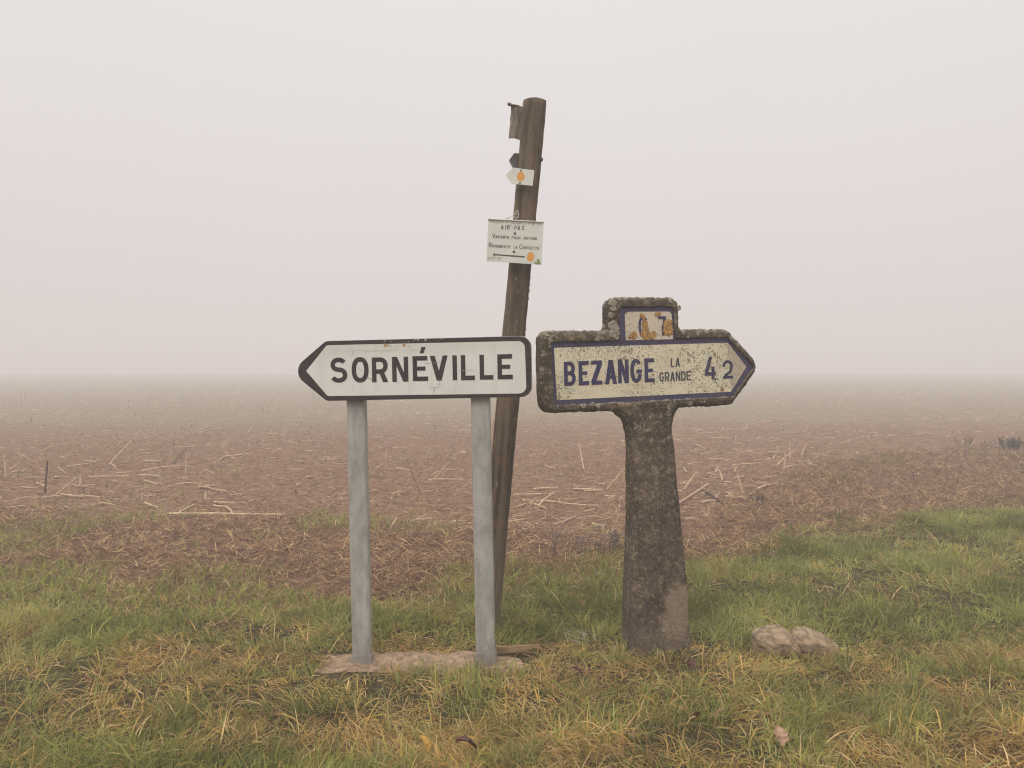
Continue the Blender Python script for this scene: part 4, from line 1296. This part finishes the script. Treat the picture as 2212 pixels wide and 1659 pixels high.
    ok = (rng.random(m) < smooth(-0.35, 0.15, d) * (0.10 + 0.90 * smooth(0.5, -0.4, fd)) * (0.35 + 0.9 * fbm(x * 2.2, y * 2.2, 0, 3, 68))) & ~near_objects(x, y)
    x, y, d = x[ok], y[ok], d[ok]; m = len(x)
    g2 = rng.random(m)
    c = np.where((g2 < 0.25)[:, None], PAL['straw'], np.where((g2 < 0.62)[:, None], np.array((0.33, 0.195, 0.115)), np.array((0.155, 0.090, 0.055))))
    gr = (fbm(x * 1.4, y * 1.4, 0, 3, 69) > 0.585 - 0.05 * smooth(-0.5, -2.5, x) + 0.06 * smooth(0.8, 2.0, x)) & (rng.random(m) < 0.42)
    c = np.where(gr[:, None], np.where((x < 1)[:, None], PAL['green'], np.array((.21, .165, .06))), c)
    th = np.where(gr, rng.uniform(0.2, 0.9, m), rng.uniform(0.7, 1.5, m))
    o = blades("straw_litter", np.stack([x, y, ground_z(x, y)], 1), rng.uniform(0.05, 0.15, m), rng.random(m) * 6.28, th, rng.uniform(0.1, 1.0, m), rng.uniform(0.0012, 0.0026, m) * (1 + 0.06 * np.clip(y - 4, 0, 8)), c * rng.uniform(.75, 1.25, m)[:, None], M['straw'], 0.0, segs=2)
    tag(o, "matted reddish dead grass between the verge and the bare field", "dead grass", kind="stuff")
    print("litter", m)
build_grass()

# ------------------------------------------------------------------ maize stalks on the field
def stalk_mesh(seed, bend=0.06, nodes=3):
    """A dry stalk one unit long lying along +X, with swollen joints and a torn end."""
    q = random.Random(seed)
    bm = bmesh.new()
    pts, rad = [], []
    n = 2 * nodes + 1
    for i in range(n + 1):
        t = i / n
        pts.append((t - 0.5, bend * math.sin(t * math.pi), bend * 0.3 * math.sin(t * 5)))
        rad.append(0.5 * (1 - 0.25 * t) * (1.25 if i % 2 == 1 else 0.95))
    tube(bm, [(p[0], p[1], p[2]) for p in pts], [0.001] * len(pts), 5)
    # radii are applied by cross scale: store as unit circle
    me = bpy.data.meshes.new("maize_stalk")
    for i, v in enumerate(bm.verts):
        k = i // 5
        c = Vector(pts[k]); off = (v.co - c)
        v.co = c + off / 0.001 * 0.03 * rad[k] * 2
    bm.to_mesh(me); bm.free()
    me.materials.append(M['stalk'])
    return me
STALKS = [stalk_mesh(k, b) for k, b in enumerate((0.0, 0.008, 0.02, 0.035, -0.012, 0.0, -0.022, 0.01))]
DARK = [m.copy() for m in STALKS[:3]]
for m_ in DARK: m_.materials.clear(); m_.materials.append(M['dark_stalk'])

def lift(a, b, dia):
    t = np.linspace(0, 1, 7)
    k = ground_z(a.x + (b.x - a.x) * t, a.y + (b.y - a.y) * t)
    off = float(np.max(k - (a.z + (b.z - a.z) * t))) + dia * 0.35
    if off > 0: a.z += off; b.z += off
def put_stalk(a, b, dia, label, group=None, mesh=None, name="maize_stalk"):
    d = b - a; L = d.length
    o = bpy.data.objects.new(name, mesh or rnd.choice(STALKS))
    x = d.normalized(); z = Vector((0, 0, 1)); y = z.cross(x)
    y = y.normalized() if y.length > 1e-3 else Vector((0, 1, 0)); z = x.cross(y)
    s = dia / 0.06
    m = Matrix((x * L, y * s, z * s)).transposed().to_4x4()
    m.translation = (a + b) / 2
    o.matrix_world = m
    col.objects.link(o)
    return tag(o, label, "maize stalk", group)

GL = "dry maize stalks lying on the field"
GEN = "pale dry maize stalk lying on the bare brown field"
def describe(a, b, dia):
    L = (b - a).length; c = (a + b) / 2
    px = 1106 + 1770 * c.x / c.y
    size = "tiny" if L < .16 else "short" if L < .28 else "middling" if L < .45 else "long"
    ang = math.degrees(math.atan2(abs(b.y - a.y), abs(b.x - a.x)))
    way = "lying level" if ang < 18 else "lying aslant" if ang < 50 else "pointing into the field"
    zone = ("at the far left" if px < 350 else "left of the left post" if px < 745 else "behind the posts" if px < 1075 else "between pole and concrete signpost" if px < 1350
            else "behind the concrete shaft" if px < 1480 else "right of the concrete signpost" if px < 1830 else "at the far right")
    far = "near the verge" if c.y < 8.5 else "in mid field" if c.y < 13.5 else "in the fog"
    return f"{size} pale maize stalk {way} {zone}, {far}"
def lay(z, x0, y0, x1, y1, dia=0.02, label=GEN, group=GL, mesh=None):
    a, b = on_ground(*z(x0, y0), -0.03), on_ground(*z(x1, y1), -0.03)
    if label == GEN and (b - a).length > 0.42:
        c_ = (a + b) / 2; d_ = (b - a).normalized() * 0.21; a, b = c_ - d_, c_ + d_
    a.z, b.z = gz(a.x, a.y) + dia * 0.5, gz(b.x, b.y) + dia * 0.5
    lift(a, b, dia)
    put_stalk(a, b, dia, describe(a, b, dia) if label == GEN else label, group, mesh)
def stand(z, x0, y0, x1, y1, dia, label, mesh=None, name="maize_stalk"):
    a = on_ground(*z(x0, y0), -0.04); a.z = gz(a.x, a.y) - 0.01
    b = at_depth(*z(x1, y1), a.y + 0.02)
    put_stalk(a, b, dia, label, "maize stalks standing in the field", mesh, name)

stand(ZA, 402, 520, 426, 264, .022, "dark brown upright stalk alone at the left edge of the field", DARK[0])
stand(ZA, 1664, 372, 1676, 190, .020, "pale upright stalk with a second one leaning on it, left part of the field", STALKS[0])
lay(ZA, 1540, 322, 1672, 150, .018, "dark thin stalk slanting up towards the pale upright stalk left of the posts", GL, DARK[1])
stand(ZA, 722, 462, 722, 388, .026, "short pale upright stub of stalk right of the dark upright stalk", STALKS[0])
stand(ZA, 1846, 605, 1843, 540, .026, "short pale upright stub above the long bent stalk", STALKS[0])
stand(ZA, 50, 410, 36, 200, .022, "pale upright stalk at the far left edge of the photo", STALKS[0])
lay(ZA, 1490, 742, 2560, 768, .024, "long pale bent stalk lying along the field edge left of the posts", GL, STALKS[2])
lay(ZA, 1600, 725, 1740, 668, .022, "short stalk slanting up just behind the long bent stalk", GL)
stand(ZB, 1532, 705, 1530, 488, .024, "taller of the pale upright stalks right of the concrete signpost", STALKS[0])
stand(ZB, 1462, 850, 1475, 630, .024, "pale upright stalk in front of the taller one, right of the concrete signpost", STALKS[0])
stand(ZB, 970, 1110, 900, 875, .024, "pinkish stalk leaning left, first upright one right of the concrete signpost", STALKS[1])
stand(ZB, 262, 1085, 408, 860, .026, "thick pale stalk leaning right beside the concrete signpost", STALKS[1])
stand(ZB, 1665, 668, 1725, 520, .024, "pale slanting stalk right of the taller upright stalk", STALKS[0])
lay(ZB, 330, 890, 225, 755, .022)
lay(ZB, 545, 1030, 215, 1250, .024, "long stalk slanting down to the right side of the concrete signpost", GL, STALKS[1])
lay(ZB, 490, 1100, 735, 1255, .020, "dark stalk crossing the long slanting stalk right of the concrete signpost", GL, DARK[1])
lay(ZB, 1140, 1068, 1370, 1000, .022, "curved stalk lying by a small dark weed tuft right of the concrete signpost", GL, STALKS[3])
for z, s in ((ZA, ((100, 210, 310, 262), (185, 375, 270, 330), (500, 335, 612, 372), (670, 470, 855, 455), (550, 578, 740, 612), (735, 578, 930, 600), (985, 295, 1055, 330), (800, 385, 1100, 380),
                   (1150, 380, 1540, 425), (1290, 455, 1410, 492), (1930, 262, 2050, 205), (1820, 345, 1955, 392), (1300, 650, 1420, 682), (1780, 540, 1945, 526), (1950, 530, 2035, 550), (600, 322, 790, 310),
                   (1920, 635, 2110, 640), (240, 100, 520, 60), (1045, 85, 1125, 55), (370, 585, 470, 582), (1090, 385, 1145, 380), (1290, 272, 1450, 285), (1450, 330, 1640, 322), (200, 470, 330, 485))),
             (ZB, ((545, 835, 735, 865), (630, 860, 685, 775), (860, 865, 915, 785), (640, 1180, 690, 1120), (760, 1095, 860, 1138), (500, 1005, 565, 985), (840, 580, 1130, 585), (310, 740, 480, 725), (840, 775, 1180, 780),
                   (1300, 735, 1385, 655), (1480, 840, 1585, 828), (1690, 790, 1900, 745), (325, 1425, 440, 1415), (1945, 690, 2030, 575), (570, 475, 800, 465), (870, 498, 985, 520), (400, 540, 520, 570), (1290, 485, 1385, 460),
                   (210, 350, 620, 385), (620, 340, 1020, 335), (1110, 272, 1300, 270), (1890, 430, 1950, 340), (2070, 265, 2115, 335), (1380, 380, 1660, 375), (390, 550, 400, 655), (1370, 575, 1385, 530), (560, 700, 740, 705))),
             (ZC, ((110, 290, 780, 275), (1590, 350, 1720, 285), (170, 430, 310, 395), (380, 385, 640, 430), (1220, 495, 1380, 475), (60, 700, 285, 620), (770, 725, 850, 690), (1340, 725, 1500, 745), (860, 715, 1090, 640), (560, 350, 890, 395), (270, 345, 560, 350), (1060, 218, 1460, 235)))):
    for (x0, y0, x1, y1) in s: lay(z, x0, y0, x1, y1, rnd.uniform(.015, .023))
# the rest of the larger pieces, thinning out into the fog
for k in range(190):
    y = 7.3 + 17 * rnd.random() ** 1.2
    x = rnd.uniform(-1, 1) * (0.63 * y + 0.3)
    if field_dist(np.array([x]), np.array([y]))[0] < 0.0: continue
    L = rnd.choice((.09, .11, .13, .16, .2, .26, .4)); a = rnd.gauss(0, 0.9)
    d = Vector((math.cos(a), math.sin(a), 0)) * L / 2
    p0, p1 = Vector((x, y, 0)) - d, Vector((x, y, 0)) + d
    dia = rnd.uniform(.015, .023)
    p0.z, p1.z = gz(p0.x, p0.y) + dia * .5, gz(p1.x, p1.y) + dia * .5 + (rnd.random() < .25) * L * rnd.uniform(.3, 1.2)
    lift(p0, p1, dia)
    put_stalk(p0, p1, dia, describe(p0, p1, dia), GL)

def build_residue():
    """Chopped leaves and stalk pieces too many to count."""
    n = 42000; n2 = 60000
    y = np.concatenate([5.2 + 105 * rng.random(n) ** 1.6, 5.2 + 22 * rng.random(n2) ** 1.4])
    tiny = np.arange(n + n2) >= n; n = n + n2
    x = (rng.random(n) * 2 - 1) * (0.64 * y + 1.5)
    ok = (rng.random(n) < smooth(-0.6, 0.5, field_dist(x, y))) & (tiny | (rng.random(n) < smooth(4, 22, y) * 0.5 + 0.35)) & (rng.random(n) < 0.22 + 1.5 * np.clip(fbm(x * 0.5, y * 1.1, 0, 3, 81) - 0.35, 0, 1))
    x, y = x[ok], y[ok]; n = len(x)
    keep_t = tiny[ok]; tiny = keep_t
    L = np.where(tiny, rng.uniform(0.02, 0.085, n), 0.03 + 0.13 * rng.random(n) ** 2) * (1 + 0.012 * y); a = rng.normal(0, 0.95, n)
    w = np.where(tiny, rng.uniform(0.0025, 0.0055, n), rng.uniform(0.005, 0.012, n)) * (1 + 0.024 * y)
    tallb = (y > 28) & (rng.random(n) < 0.07)
    L = np.where(tallb, rng.uniform(0.25, 0.65, n), L)
    up = np.where(rng.random(n) < 0.16, rng.uniform(0.2, 1.3, n), rng.normal(0.03, 0.06, n))
    up = np.where(tallb, rng.uniform(1.1, 1.5, n), up)
    dx, dy = np.cos(a) * np.cos(up), np.sin(a) * np.cos(up)
    dz = np.sin(up)
    sx, sy = -np.sin(a), np.cos(a)
    za = ground_z(x - dx * L / 2, y - dy * L / 2) + 0.004 + w * 0.3
    zb = ground_z(x + dx * L / 2, y + dy * L / 2) + 0.004 + w * 0.3
    zm = np.maximum(ground_z(x, y) + 0.006, (za + zb) / 2)
    rings = []
    for t, zc in ((-.5, za), (0, zm + dz * L * .5), (.5, zb + dz * L)):
        cx, cy, cz = x + dx * L * t, y + dy * L * t, zc
        rings.append(np.stack([np.stack([cx + sx * w * s, cy + sy * w * s, cz + hh * w], 1) for s, hh in ((-.5, 0), (0, .55), (.5, 0))], 1))
    V = np.concatenate(rings, 1).reshape(-1, 3)
    base = (np.arange(n) * 9)[:, None]
    q = [base + np.array([[r * 3 + k, r * 3 + k + 1, r * 3 + 3 + k + 1, r * 3 + 3 + k]]) for r in (0, 1) for k in (0, 1)]
    me = np_mesh("crop_residue", V, np.full(n * 4, 4), np.concatenate(q, 1).ravel())
    g = rng.random(n)
    c = np.where((g < .30)[:, None], np.array((.50, .365, .245)), np.where((g < .72)[:, None], np.array((.34, .225, .15)), np.where((g < .80)[:, None], np.array((.60, .47, .33)), np.array((.13, .082, .055)))))
    c = np.where(tallb[:, None], np.array((.42, .32, .22)), c)
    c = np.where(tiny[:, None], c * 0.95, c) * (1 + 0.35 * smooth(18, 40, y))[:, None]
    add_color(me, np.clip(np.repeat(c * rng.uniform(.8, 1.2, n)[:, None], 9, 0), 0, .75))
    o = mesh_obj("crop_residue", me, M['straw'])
    tag(o, "chopped maize leaves and stalk pieces strewn over the brown field", "crop residue", kind="stuff")
build_residue()

# ------------------------------------------------------------------ dead weeds at the field edge
def weed(px, py, h, nstem, seed, label, spread=0.35, mats=('weed', 'seed'), seeds=9, foot=0.02, name="dead_weed"):
    p = on_ground(px, py, -0.03); z = gz(p.x, p.y)
    root = empty(name, Matrix.Translation((p.x, p.y, z)), label, "weed", "dead weeds at the edge of the field")
    q = random.Random(seed)
    bm, bs = bmesh.new(), bmesh.new()
    for k in range(nstem):
        a, l = q.uniform(0, 6.28), h * q.uniform(.55, 1.0)
        dx, dy = math.cos(a) * spread * l * q.uniform(.2, 1), math.sin(a) * spread * l * q.uniform(.2, 1)
        b0 = Vector((q.gauss(0, foot), q.gauss(0, foot * .6), -0.02))
        pts = [b0 + Vector((dx * t * t, dy * t * t, l * t)) for t in (0, .3, .6, .85, 1)]
        tube(bm, pts, [.0035, .003, .0024, .0018, .001], 4)
        for j in range(seeds):
            t = q.uniform(.35, 1); c = b0 + Vector((dx * t * t, dy * t * t, l * t))
            e_ = c + Vector((q.gauss(0, .02), q.gauss(0, .02), q.uniform(-.005, .03)))
            tube(bm, [c, e_], .0012, 3)
            bmesh.ops.create_icosphere(bs, subdivisions=1, radius=q.uniform(.003, .0065), matrix=Matrix.Translation(e_))
    from_bm("stem", bm, M[mats[0]], root)
    o = from_bm("seed_head", bs, M[mats[1]], root); o["kind"] = "stuff"
weed(*ZC(780, 1235), .27, 3, 1, "branching dead weed with pale seed heads, nearest the wooden pole", .75, seeds=16)
weed(*ZC(940, 1240), .17, 1, 2, "single thin dark dead stem between the wooden pole and concrete signpost", .1, seeds=3)
weed(*ZC(1190, 1170), .15, 6, 3, "low clump of reddish dead weeds midway between pole and concrete signpost", .5, seeds=8)
weed(*ZC(1700, 1150), .23, 6, 4, "grey fluffy dead weed touching the left edge of the concrete signpost", .4, seeds=22)
weed(*ZC(1440, 1130), .14, 5, 8, "brown dead weed left of the grey fluffy weed by the concrete signpost", .4, seeds=6)
weed(*ZB(1145, 1235), .12, 9, 5, "small dark upright weed under the curved maize stalk on the right", .25, ('tuft', 'tuft'), 4)
weed(*zoomer(3000, 1300, 5.53)(1600, 850), .22, 70, 6, "dark bushy weed clump far right in the field", 0.7, ('tuft', 'tuft'), 14, 0.13)
weed(*zoomer(3000, 1300, 5.53)(750, 780), .20, 12, 9, "small dark weed clump left of the dark bushy clump on the right", 0.7, ('tuft', 'tuft'), 6, 0.08)
